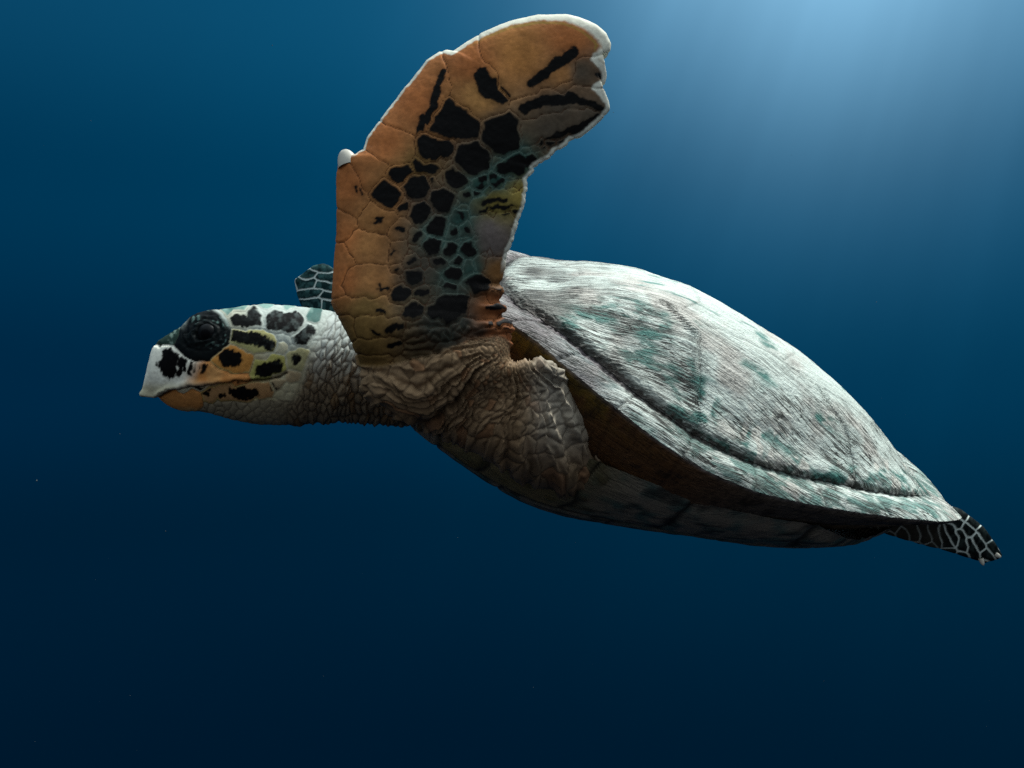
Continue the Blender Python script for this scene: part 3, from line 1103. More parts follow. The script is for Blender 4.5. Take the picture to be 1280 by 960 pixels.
wF, wS, wH = weight('near_flipper'), weight('shoulder'), weight('head')
wFar, wRear = weight('far_flipper', 'far_shoulder'), weight('rear_flipper', 'rear_flipper_far', 'tail', 'rear_thigh')
px0 = to_px(BV)
joint = wS + wFar * 0 + weight('trunk') + wH * sstep(px0[:, 0], 400, 450) + wF * sstep(px0[:, 1], 400, 440)
joint = np.clip(joint, 0, 1)
Wt = np.stack([wF, wS, wH, wFar, wRear], 1)
for k in range(26):
    av = avg(BV)
    BV = BV + (av - BV) * (0.15 * (k < 3) + 0.75 * joint)[:, None].clip(0, 0.75)
for k in range(8):
    Wt = avg(Wt)
wF, wS, wH, wFar, wRear = Wt.T
BN = normals_of(BV, BF)
c0 = BV.mean(0)
px = to_px(BV)
X, Y = px[:, 0], px[:, 1]
_f = fbm(np.stack([to_local(BV)[:, 0] * 90, to_local(BV)[:, 1] * 40, to_local(BV)[:, 2] * 40], 1), 153, 3)
H = 0.0010 * (1 - 2 * np.abs(_f))             # relief, metres
PIG = lerp(srgb(92, 80, 66), srgb(44, 42, 38), sstep(fbm(BV * 70, 151, 3), -0.3, 0.4)[:, None])     # pigment, linear
BLACK = srgb(11, 10, 10)


def region(w):
    return np.where(w > 0.02)[0]


def blend(idx, w, h, col):
    H[idx] = lerp(H[idx], h, w)
    PIG[idx] = lerp(PIG[idx], col, w[:, None])


# ---- shoulder skin: fans of folds broken into pebbly scales, spreading from the arm pit
idx = np.arange(NV)
p = px + 4.5 * np.stack([noise(px / 22, 1), noise(px / 22, 2)], 1) + 1.6 * np.stack([noise(px / 6, 3), noise(px / 6, 4)], 1)
ax, ay = 632, 428
dx_, dy_ = p[:, 0] - ax, p[:, 1] - ay
rho = np.sqrt(dx_ ** 2 + dy_ ** 2) + 1
the = np.arctan2(dy_, -dx_)                   # 0 = left, pi/2 = down, pi = right
the = the + 0.25 * noise(np.stack([rho / 60, the * 1.5], 1), 5) + 0.25 * (rho / 180)
# ---- pebbles
uv = np.stack([the * 60, np.log(rho / 40 + 0.35) * 62], 1)
m = (Y > 380) & (X > 380) & (X < 900) & (rho < 330) & (wH < 0.97)
sub = idx[m]
sd_ = jitter_seeds(-120, 330, -90, 160, 5.6, 9.5, 0.85)
cid, e = cells(uv[sub], sd_, np.full(len(sd_), 0.0), np.arange(len(sd_)), reach=30)
scale_px = rho[sub] / 60
epx = e * np.clip(scale_px, 0.4, 3)
dome = 1 - np.exp(-epx / 2.6)
fold = noise(np.stack([the[sub] * 8.5, rho[sub] / 200], 1), 9) * 0.6 + noise(np.stack([the[sub] * 17, rho[sub] / 110], 1), 10) * 0.4
fold = 1 - np.abs(fold) * 2.0
soft = 1 - 0.35 * sstep(X[sub], 645, 675) * sstep(Y[sub], 530, 490)
h = soft * 0.0027 * dome * (0.6 + 0.6 * sstep(fold, -0.2, 0.8)) + soft * 0.0066 * fold * sstep(rho[sub], 12, 60)
hv = np.array([_hash(np.array([c]), np.array([3]), np.array([1]), 5)[0] for c in range(len(sd_))])[cid]
tan = lerp(srgb(154, 126, 96), srgb(128, 104, 78), (hv * .5 + .5)[:, None])
tan = lerp(tan, srgb(150, 108, 76), (sstep(hv, .55, .8) * 0.7)[:, None])
pal = sstep(X[sub], 640, 690) * sstep(Y[sub], 600, 520)  # paler at the upper right: sunlit ridges painted into the skin colour
tan = lerp(tan, srgb(172, 166, 152), (0.7 * pal)[:, None])
dk = sstep(epx, 4.5, 7.5) * (hv > 0.15) * 0.40
col = lerp(tan, srgb(60, 46, 34), dk[:, None])
col = lerp(col, srgb(64, 50, 38), ((1 - sstep(epx, 0.0, 1.3)) * 0.55)[:, None])
col = lerp(col, srgb(52, 40, 30), (sstep(fold, 0.1, -0.5) * 0.6)[:, None])
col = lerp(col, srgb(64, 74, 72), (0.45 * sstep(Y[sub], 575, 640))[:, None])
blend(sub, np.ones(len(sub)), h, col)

# ---- neck: rings of pebbly folds; pale above, brown below
m = (wH > 0.02)
sub = idx[m]
q = px[sub] + 2.2 * np.stack([noise(px[sub] / 11, 21), noise(px[sub] / 11, 22)], 1)
ring = q[:, 0] + 0.20 * (q[:, 1] - 450) + 10 * np.sin((q[:, 1] - 400) / 45)
low = sstep(q[:, 1], 470, 512)
uvn = np.stack([ring, q[:, 1] * (0.50 + 0.0 * ring)], 1)
sdn = jitter_seeds(250, 660, 160, 320, 6.6, 6.8, 0.95)
cid, e = cells(uvn, sdn, np.zeros(len(sdn)), np.arange(len(sdn)), reach=30)
coarse = sstep(ring, 400, 450)
dome = 1 - np.exp(-e / 2.0)
fold = noise(np.stack([ring / 13, q[:, 1] / 90], 1), 23)
fold = 1 - np.abs(fold) * 2
h = (0.0014 + 0.0026 * coarse) * dome + (0.0012 + 0.0032 * coarse) * fold
hv = np.array([_hash(np.array([c]), np.array([7]), np.array([1]), 5)[0] for c in range(len(sdn))])[cid]
up = sstep(q[:, 1], 490, 420)
colp = lerp(srgb(132, 116, 94), srgb(186, 192, 186), up[:, None])
dkc = lerp(srgb(70, 58, 44), srgb(64, 86, 84), up[:, None])
colp = lerp(colp, dkc, (sstep(e, 2.2, 3.4) * sstep(hv, -.3, .4) * 0.75)[:, None])
colp = lerp(colp, srgb(50, 40, 34), ((1 - sstep(e, 0.0, 1.3)) * lerp(0.75, 0.60, up))[:, None])
colp = lerp(colp, srgb(120, 92, 60), (sstep(hv, .5, .8) * (1 - up) * 0.6)[:, None])
blend(sub, np.clip(wH[sub] * 1.4, 0, 1), h, colp)

# ---- head scales
HC = []                                        # (id, x, y, r)


def hcell(i, *pts):
    for (x, y, r) in pts:
        HC.append((i, x, y, r))


hcell(0, (250, 420, 27), (262, 416, 27), (240, 424, 20))            # skin round the eye
hcell(1, (300, 401, 12), (318, 399, 13))
hcell(2, (345, 402, 16), (366, 404, 16))
hcell(3, (378, 421, 13), (388, 412, 9))
hcell(4, (297, 420, 11), (315, 424, 13), (333, 428, 13))
hcell(5, (287, 447, 15), (300, 452, 13))
hcell(6, (330, 463, 13), (345, 455, 13))
hcell(7, (369, 450, 12), (376, 444, 9))
hcell(8, (205, 455, 24), (225, 470, 20), (250, 472, 14), (275, 473, 9), (195, 482, 14), (300, 474, 5))    # upper beak
hcell(9, (220, 415, 10), (205, 424, 6), (232, 408, 6))              # prefrontals
hcell(10, (300, 384, 7), (285, 387, 6))
hcell(11, (335, 381, 7), (360, 381, 7))
hcell(12, (215, 503, 12), (240, 505, 13), (205, 501, 8))            # lower beak
hcell(13, (280, 492, 11), (305, 492, 11), (330, 488, 9), (262, 497, 8))
hcell(14, (392, 395, 9))
hcell(15, (347, 478, 6), (365, 472, 6))
HC.append((16, 352, 436, 7))
extra = jitter_seeds(330, 440, 375, 540, 11, 12, 0.7)
k0 = 40
for (x, y) in extra:
    if min((x - c[1]) ** 2 + (y - c[2]) ** 2 - c[3] ** 2 for c in HC if c[0] < 40) > 25:
        HC.append((k0, x, y, 0))
        k0 += 1
extra = jitter_seeds(240, 350, 508, 540, 15, 6, 0.6)
for (x, y) in extra:
    HC.append((k0, x, y, 0))
    k0 += 1
m = (wH > 0.02) & (X < 440)
sub = idx[m]
q = px[sub] + 1.3 * np.stack([noise(px[sub] / 7, 31), noise(px[sub] / 7, 32)], 1)
HCa = np.array(HC, float)
cid, e = cells(q, HCa[:, 1:3], HCa[:, 3], HCa[:, 0].astype(int))
x_, y_ = q[:, 0], q[:, 1]
nse = fbm(px[sub] / 5, 35, 3)
nsc = fbm(px[sub] / 18, 36, 3)
up = sstep(y_, 470, 400)
back = sstep(x_, 290, 360)
border = lerp(srgb(190, 164, 98), srgb(178, 186, 178), np.clip(up * 0.75 + back * 0.5, 0, 1)[:, None])
col = border.copy()
blot = seg_dist(q, [
    (303, 402, 318, 400, 7), (345, 402, 366, 404, 11.5), (362, 400, 374, 398, 6), (377, 423, 386, 413, 8),
    (292, 419, 320, 425, 8), (320, 425, 338, 431, 7), (330, 428, 336, 434, 6),
    (282, 447, 291, 448, 10.5), (297, 450, 299, 452, 5),
    (327, 463, 345, 458, 8), (330, 464, 348, 464, 4), (369, 452, 369, 448, 5),
    (213, 444, 216, 448, 9), (207, 456, 211, 464, 8), (216, 450, 214, 466, 8), (228, 450, 224, 466, 4.5), (222, 446, 226, 452, 4), (234, 452, 231, 462, 3), (241, 451, 238, 466, 2.6), (246, 453, 243, 466, 1.6), (256, 458, 253, 464, 3.2),
    (292, 491, 318, 491, 6), (300, 486, 304, 495, 6), (248, 488, 258, 493, 3), (240, 485, 262, 486, 2), (276, 497, 280, 496, 3), (340, 484, 346, 487, 3)])
str_ = noise(np.stack([(x_ + y_ * .4) / 2.2, (y_ - x_ * .4) / 9], 1), 37)
blot = blot + nse * 2.4 + str_ * 1.6
cell_fill = np.where(np.isin(cid, (1, 2, 3)), 3.6 - e + nse * 1.6 + str_ * 0.8, 9.0)
blot = np.minimum(blot, cell_fill)
dark = 1 - sstep(blot, -1.2, 1.4)
edge_ok = sstep(e, 1.0, 2.6)
beak = (cid == 8)
orange = lerp(srgb(196, 130, 72), srgb(206, 150, 92), sstep(nsc, -.4, .4)[:, None])
bk = lerp(orange, srgb(236, 234, 218), sstep(x_ + (y_ - 470) * 0.5, 252, 226)[:, None])
bk = lerp(bk, srgb(214, 206, 176), sstep(y_, 474, 486)[:, None] * sstep(x_, 290, 240)[:, None])
col[beak] = bk[beak]
for i, cc in ((5, srgb(198, 138, 70)), (6, srgb(172, 166, 96)), (7, srgb(170, 164, 122)), (4, srgb(176, 170, 116)), (13, srgb(176, 134, 90)), (15, srgb(170, 150, 118)), (16, srgb(190, 186, 160))):
    mm = cid == i
    f_ = sstep(e[mm], 0.4, 2.2)[:, None]
    col[mm] = lerp(col[mm], cc, f_)
lj = cid == 12
col[lj] = lerp(srgb(206, 140, 78), srgb(190, 160, 112), sstep(y_, 508, 518)[:, None])[lj]
BEAK = np.full(NV, -1)
BEAK[sub] = np.where(np.isin(cid, (8, 12)) & (wH[sub] > 0.9) & (e > 0.6), cid, -1)
thr = (cid >= 40) & (y_ > 500)
col[thr] = srgb(150, 138, 114)
top_c = np.isin(cid, (9, 10, 11, 14))
tc_ = lerp(srgb(130, 160, 150), srgb(70, 104, 98), sstep(nsc, -.2, .4)[:, None])
col[top_c] = lerp(col, tc_, sstep(e, 0.8, 2.6)[:, None])[top_c]
pf = cid == 9
col[pf] = lerp(srgb(40, 58, 50), srgb(110, 130, 118), sstep(nse, 0.2, 0.6)[:, None])[pf]
dcol = lerp(BLACK, srgb(70, 78, 76), (up * back * sstep(nse, -0.3, 0.5))[:, None])
col = lerp(col, dcol, (dark * edge_ok * np.where(cid >= 40, 0, 1))[:, None])
# skin of the lids: black-green, wrinkled
ey = cid == 0
ex0, ey0 = 256.0, 417.0
er = np.sqrt((((x_ - ex0) * .94 - (y_ - ey0) * .34) / 1.08) ** 2 + (((y_ - ey0) * .94 + (x_ - ex0) * .34) / 0.80) ** 2) + 1.0 * nse
ea = np.arctan2(y_ - ey0, x_ - ex0)
lidw = noise(np.stack([er / 2.3, ea * 2.6], 1), 41) * 0.6 + noise(px[sub] / 3.0, 43) * 0.5
lidc = lerp(srgb(13, 18, 19), srgb(88, 112, 106), (sstep(lidw, 0.25, 0.75) * sstep(er, 12, 19) * sstep(x_ - y_, -190, -150))[:, None])
topl = sstep(e, 7, 2) * sstep(y_, 415, 396)
lidc = lerp(lidc, srgb(170, 180, 172), (topl * 0.85)[:, None])
col[ey] = lidc[ey]
groove = 1 - sstep(e, 0.0, 0.9)
col = lerp(col, srgb(60, 48, 38), (groove * lerp(0.75, 0.15, np.clip(up * 0.6 + back * 0.8, 0, 1)) * np.where(ey, 0.2, 1))[:, None])
h = 0.0011 * (1 - np.exp(-e / 1.8)) + 0.0003 * nse
h[thr] = 0.0010 * (1 - np.exp(-e[thr] / 2.0))
bk_ = (cid >= 40) & (y_ <= 500)
h[bk_] = 0.0007 * (1 - np.exp(-e[bk_] / 1.5))
# eye lids
lid = 0.0030 * np.exp(-((er - 14.0) / 4.2) ** 2) + 0.0010 * np.exp(-((er - 23.0) / 2.6) ** 2) - 0.0060 * np.exp(-(er / 9.5) ** 4) + 0.0013 * lidw * sstep(er, 9, 15) + 0.0005 * nse
h = np.where(er < 30, lerp(h, lid, sstep(er, 30, 24)), h)
# brow ridge and nostril
h += 0.0035 * np.exp(-(((x_ - 258) / 26) ** 2 + ((y_ - 394) / 7) ** 2))
nos = np.exp(-(((x_ - 199.5) / 2.6) ** 2 + ((y_ - 432) / 2.6) ** 2))
h -= 0.003 * nos
col = lerp(col, BLACK, (nos * 0.8)[:, None])
# mouth
mouth = [(180, 497), (192, 498), (203, 494), (212, 490), (228, 484.5), (260, 482.5), (280, 479), (290, 477), (310, 476.5), (335, 475), (350, 471), (358, 467)]
dmo = poly_dist(q, mouth)
my = np.interp(x_, *zip(*mouth))
h -= 0.0042 * np.exp(-(dmo / 1.7) ** 2)
h += 0.0022 * np.exp(-((my - y_ - 4) / 4.0) ** 2) * (y_ < my) * sstep(x_, 350, 300)       # overhanging upper edge
h -= 0.0030 * sstep(y_, my, my + 3) * sstep(x_, 330, 260) * (y_ < 530)                     # lower jaw sits inside
col = lerp(col, srgb(22, 16, 12), (np.exp(-(dmo / 1.1) ** 2) * 0.9)[:, None])
wgt = np.clip(wH[sub] * 1.4, 0, 1) * sstep(X[sub] + 0.42 * (Y[sub] - 400), 418, 400) * np.where(Y[sub] > 505, sstep(X[sub], 390, 330), 1)
blend(sub, wgt, h, col)

# ---- near flipper scales
FC = []
fid = [0]


def fcell(*pts):
    for (x, y, r) in pts:
        FC.append((fid[0], x, y, r))
    fid[0] += 1


# large scales along the leading edge, from the elbow to the tip
for pts in [
        [(432, 235, 20), (440, 252, 18)], [(465, 205, 13), (458, 222, 9)], [(480, 180, 20), (495, 172, 16), (500, 190, 14)],
        [(505, 145, 22), (525, 118, 24), (540, 95, 20), (530, 140, 16)], [(580, 85, 22), (598, 108, 24), (610, 128, 18), (585, 65, 12)],
        [(650, 70, 34), (700, 52, 30), (690, 80, 30), (650, 98, 24), (735, 50, 16), (620, 60, 16)],
        [(728, 88, 14), (745, 90, 10), (700, 104, 10)], [(660, 133, 12), (690, 126, 14), (720, 126, 13), (745, 132, 11)],
        [(660, 168, 15), (690, 160, 16), (720, 150, 14), (740, 145, 10)],
        [(427, 290, 16), (427, 275, 13)], [(428, 320, 17), (427, 345, 15), (424, 362, 10)], [(470, 275, 20), (480, 272, 14)],
        [(450, 308, 20), (468, 312, 22)], [(445, 352, 20), (468, 350, 24), (490, 350, 10)], [(430, 383, 11), (450, 382, 12), (475, 382, 14), (492, 386, 10)],
        [(433, 403, 10), (440, 415, 8)], [(455, 410, 14), (475, 408, 14), (495, 408, 12)], [(455, 433, 11), (475, 432, 11), (490, 430, 8)],
        [(455, 452, 9), (475, 452, 11)], [(470, 470, 9), (488, 467, 9)],
        [(484, 247, 18)], [(503, 220, 10), (512, 217, 8)], [(505, 259, 10)], [(497, 289, 12), (502, 284, 8)], [(492, 317, 13), (500, 312, 9)],
        [(558, 155, 20), (582, 163, 18)], [(628, 170, 27), (618, 178, 17)], [(540, 188, 16), (556, 186, 13)], [(590, 198, 24)],
        [(525, 212, 11), (538, 213, 10)], [(522, 234, 18)], [(570, 223, 16)], [(553, 251, 17)], [(525, 267, 16)], [(545, 284, 15)],
        [(645, 206, 15), (662, 202, 10), (630, 211, 9)], [(600, 258, 12), (625, 252, 15), (645, 250, 9)],
        [(603, 278, 12), (630, 276, 12), (612, 292, 16), (600, 308, 10), (624, 306, 13), (630, 290, 10)], [(541, 309, 14)], [(562, 312, 12)], [(585, 312, 12)], [(522, 297, 10)], [(515, 327, 11)],
        [(550, 329, 11)], [(572, 327, 9)], [(517, 347, 13)], [(566, 343, 13)], [(562, 357, 8)], [(597, 354, 15), (588, 356, 8)], [(494, 338, 8)],
        [(500, 369, 14), (492, 371, 9)], [(527, 367, 11)], [(560, 385, 20), (545, 389, 12), (575, 381, 12)], [(516, 389, 13)], [(600, 385, 14), (615, 388, 8)],
        [(618, 335, 14), (624, 345, 8)], [(540, 228, 7)], [(582, 245, 8)], [(575, 270, 9)], [(583, 288, 9)], [(565, 292, 8)], [(602, 228, 9)], [(620, 225, 8)], [(540, 345, 9)],
        [(585, 335, 9)], [(600, 330, 10)]]:
    fcell(*pts)
nbig = fid[0]
big = np.array(FC, float)
for (x, y) in jitter_seeds(410, 700, 175, 375, 11, 11, 0.8):
    if ((x - big[:, 1]) ** 2 + (y - big[:, 2]) ** 2 - big[:, 3] ** 2).min() > 16 and x > 500 + max(0, 250 - y) * 0.5:
        fcell((x, y, 3))
# creases across the wrist: long thin scales
for y in np.arange(404, 500, 9.5):
    x = 505 + RNG.random() * 20
    while x < 660:
        ln = 20 + RNG.random() * 34
        if ((x - big[:, 1]) ** 2 + (y - big[:, 2]) ** 2 - big[:, 3] ** 2).min() > 20:
            yy = y - (x - 560) * 0.06 + 7 * math.sin((x - 520) / 38)
            fcell(*[(x + ln * k / 4, yy - 0.16 * ln * k / 4 + RNG.random() * 1.5, 2) for k in range(5)])
        x += ln + 8
FCa = np.array(FC, float)
m = (wF > 0.02)
sub = idx[m]
q = px[sub] + 1.7 * np.stack([noise(px[sub] / 9, 51), noise(px[sub] / 9, 52)], 1) + 0.25 * np.stack([noise(px[sub] / 3.5, 53), noise(px[sub] / 3.5, 54)], 1)
cid, e = cells(q, FCa[:, 1:3], FCa[:, 3], FCa[:, 0].astype(int))
x_, y_ = q[:, 0], q[:, 1]
nse = fbm(px[sub] / 4.5, 55, 3)
nsc = fbm(px[sub] / 22, 56, 3)
# pigment anchors (x, y, colour) blended by distance
ORA, TAN, OLI, GRY, TEA, LIL = srgb(178, 108, 60), srgb(160, 110, 64), srgb(122, 94, 52), srgb(84, 74, 62), srgb(38, 74, 68), srgb(92, 83, 80)
anch = [(430, 230, ORA), (430, 300, ORA), (428, 350, ORA), (480, 180, ORA), (520, 125, ORA), (590, 80, ORA), (650, 70, srgb(182, 122, 66)), (710, 50, ORA), (700, 90, TAN), (600, 120, srgb(176, 126, 72)),
        (470, 275, TAN), (460, 310, TAN), (470, 350, TAN), (460, 385, OLI), (460, 415, OLI), (465, 440, OLI), (475, 465, OLI),
        (560, 150, TAN * .8), (625, 165, GRY), (590, 195, GRY), (500, 220, TAN), (485, 247, TAN), (520, 240, GRY), (520, 210, OLI), (550, 255, GRY), (700, 130, GRY), (690, 165, GRY), (740, 150, GRY),
        (725, 90, GRY), (645, 200, TEA), (600, 235, TEA), (575, 275, TEA), (580, 310, TEA), (545, 295, srgb(72, 100, 92)), (620, 225, TEA), (620, 255, srgb(128, 112, 52)), (650, 245, srgb(130, 112, 56)),
        (612, 290, LIL), (618, 305, LIL), (540, 330, GRY * .8), (520, 350, GRY * .85), (560, 345, TEA), (590, 340, TEA), (570, 370, srgb(66, 76, 68)), (520, 375, srgb(96, 84, 62)),
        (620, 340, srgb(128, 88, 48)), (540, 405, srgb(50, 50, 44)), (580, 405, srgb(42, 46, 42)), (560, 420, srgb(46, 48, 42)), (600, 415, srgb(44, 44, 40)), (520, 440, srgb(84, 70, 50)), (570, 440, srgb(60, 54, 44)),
        (610, 384, srgb(150, 92, 54)), (613, 402, srgb(150, 92, 54)), (615, 425, srgb(150, 88, 52)), (622, 445, srgb(150, 90, 56)), (605, 440, srgb(120, 78, 50)), (500, 470, srgb(130, 104, 72))]
num = np.zeros((len(sub), 3))
den = np.zeros(len(sub))
for (x, y, c) in anch:
    w = 1 / (((x_ - x) ** 2 + (y_ - y) ** 2 + 60) ** 1.6)
    num += w[:, None] * c
    den += w
base = num / den[:, None]
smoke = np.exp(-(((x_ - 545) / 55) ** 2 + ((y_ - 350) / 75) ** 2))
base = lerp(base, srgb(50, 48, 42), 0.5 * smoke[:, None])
base = base * (1 + 0.30 * nsc + 0.14 * nse)[:, None]
hvv = _hash(cid, cid * 0 + 3, cid * 0, 9)
base = base * (1 + 0.10 * hvv)[:, None]
blots = [
    (664, 105, 690, 85, 6), (690, 85, 716, 67, 7), (602, 96, 610, 112, 11), (612, 112, 628, 123, 8), (618, 104, 632, 120, 6), (553, 91, 547, 112, 4.2), (547, 112, 541, 135, 5.4), (541, 135, 535, 152, 5.4),
    (530, 146, 524, 166, 3.6), (446, 233, 447, 240, 1.4), (452, 236, 453, 243, 1.4), (494, 225, 512, 217, 6), (480, 245, 489, 249, 10.5), (473, 273, 476, 277, 2.6), (470, 279, 478, 272, 1.5),
    (555, 151, 565, 163, 11), (565, 152, 592, 162, 11.5), (570, 168, 588, 166, 7), (613, 171, 636, 158, 11), (618, 180, 642, 178, 9.5), (630, 165, 640, 180, 11), (536, 191, 560, 185, 9.5), (540, 182, 545, 195, 9), (586, 196, 596, 200, 15.5), (582, 190, 600, 206, 9),
    (524, 211, 540, 213, 6.5), (516, 238, 530, 231, 10.5), (522, 228, 534, 228, 7), (565, 222, 575, 224, 9.5), (550, 256, 557, 247, 9.5), (546, 246, 556, 244, 6), (521, 274, 530, 260, 7.5), (526, 258, 532, 262, 6), (541, 287, 549, 280, 8.5), (500, 260, 508, 258, 4.5),
    (655, 137, 680, 126, 6.5), (680, 126, 716, 124, 7.5), (716, 125, 740, 131, 5), (740, 131, 750, 138, 5), (676, 181, 700, 172, 5.5), (700, 172, 728, 160, 7), (728, 160, 752, 145, 5), (628, 211, 650, 204, 6.5), (650, 204, 668, 201, 4),
    (746, 95, 752, 99, 4), (604, 254, 632, 250, 3), (610, 260, 640, 258, 2.6), (600, 265, 615, 262, 3), (628, 267, 648, 264, 2.4), (592, 216, 610, 208, 3.5), (600, 226, 618, 220, 3.5), (615, 234, 632, 222, 3), (594, 240, 602, 234, 4),
    (498, 287, 503, 287, 3.5), (488, 319, 493, 315, 2), (475, 356, 478, 364, 2), (472, 362, 484, 363, 1.4), (494, 339, 497, 338, 2.5), (537, 310, 545, 306, 8.5), (560, 314, 564, 309, 6.5), (582, 309, 588, 317, 6.5), (519, 300, 524, 293, 4.5), (512, 329, 518, 325, 3.5),
    (546, 330, 554, 326, 4), (571, 328, 574, 325, 4.5), (513, 348, 521, 346, 6.5), (562, 344, 572, 341, 6.5), (558, 357, 567, 358, 4), (592, 354, 605, 353, 8), (494, 371, 508, 366, 6.5), (522, 368, 532, 366, 4.5), (545, 391, 575, 380, 11), (560, 381, 578, 376, 8),
    (510, 391, 524, 388, 7.5), (472, 389, 482, 392, 2.4), (476, 394, 480, 390, 2), (464, 412, 474, 418, 1.8), (486, 414, 494, 408, 4.5), (498, 409, 504, 407, 4), (486, 432, 500, 428, 3), (575, 268, 577, 272, 3.5), (566, 292, 568, 290, 3.5), (583, 286, 586, 290, 3), (580, 246, 584, 244, 3),
    (606, 362, 626, 364, 3.5), (608, 386, 630, 382, 3.5), (612, 408, 636, 406, 5), (540, 228, 542, 226, 2.5)]
bd = seg_dist(q, blots) + nse * 1.7
# scales whose heart is one big blotch: the blotch fills the scale up to its pale border
heart = seg_dist(FCa[:, 1:3], [b_ for b_ in blots if b_[4] >= 6.0])
filled = np.unique(FCa[(heart < -4) & (FCa[:, 0] < nbig) & (FCa[:, 3] < 28) & (FCa[:, 1] < 652), 0]).astype(int)
filled = np.setdiff1d(filled, [4, 5])
bd = np.where(np.isin(cid, filled), np.minimum(bd, 3.4 - e + nse * 0.9), bd)
dark = (1 - sstep(bd, -1.0, 1.0)) * sstep(e, 1.0, 2.4)
# grey halo round the blotches
halo = (1 - sstep(bd, 0.5, 7)) * 0.35
col = lerp(base, base * 0.45, halo[:, None])
rim_pale = (1 - sstep(e, 0.7, 2.6)) * 0.6
tealw = np.clip((col[:, 1] - col[:, 0]) * 30 + .35, 0, 1)
col = lerp(col, lerp(col * 1.35, srgb(96, 112, 102), tealw[:, None]), rim_pale[:, None])
col = lerp(col, BLACK, dark[:, None])
gcol = lerp(srgb(66, 40, 24), srgb(46, 76, 70), tealw[:, None])
big_cell = (cid < nbig)
col = lerp(col, gcol, ((1 - sstep(e, 0.1, 0.8)) * 0.9)[:, None])
wr = sstep(y_ + (x_ - 560) * 0.12, 388, 415)
h = np.where(big_cell, 0.0016, 0.0012) * (1 - np.exp(-e / 1.0)) + 0.00022 * nse + 0.0006 * nsc
h = lerp(h, 0.0030 * (1 - np.exp(-e / 2.2)) + 0.0022 * noise(np.stack([x_ / 60, (y_ + 7 * np.sin(x_ / 38)) / 7], 1), 61), wr * np.where(x_ > 500, 1, sstep(x_, 470, 510)))
# notches and knobs of the trailing edge at the wrist
kn = sstep(x_, 585, 610) * sstep(y_, 345, 362)
h += 0.0022 * kn * np.sin((y_ - 358) / 22 * 2 * np.pi)
# white rim scales along the leading edge and tip, with backlight painted in
Lall = np.concatenate([np.array(s, float) for s in L_])
dl = poly_dist(px[sub], [tuple(v) for v in Lall])
wid = np.interp(X[sub], [420, 450, 460, 540, 570, 640, 700, 730, 765], [1.0, 2, 3, 3.5, 5, 7, 9, 13, 15])
topw = sstep(Y[sub], 205, 185)
rimw = (1 - sstep(dl + nse * 1.2, wid * 0.55, wid)) * topw
col = lerp(col, srgb(226, 224, 206), rimw[:, None])
col = lerp(col, srgb(150, 146, 60), ((1 - sstep(np.abs(dl - wid * 1.15), 0, 3)) * topw * 0.4 * sstep(X[sub], 560, 640))[:, None])
Tall = np.concatenate([np.array(s, float) for s in T_])
dt = poly_dist(px[sub], [tuple(v) for v in Tall])
trw = (1 - sstep(dt + nse * 1.2, 2.5, 6.0)) * sstep(Y[sub], 345, 320)  # backlit rim light, painted white along the trailing edge
col = lerp(col, srgb(216, 216, 202), (trw * 0.9)[:, None])
ybd = 442 + (640 - X[sub]) * 0.24
wgt = np.clip(wF[sub] * 1.3, 0, 1) * sstep(Y[sub] + 6 * nsc, ybd + 16, ybd - 10)
wgt = np.where(Y[sub] < 380, np.clip(wF[sub] * 3, 0, 1), wgt)
blend(sub, wgt, h, col)

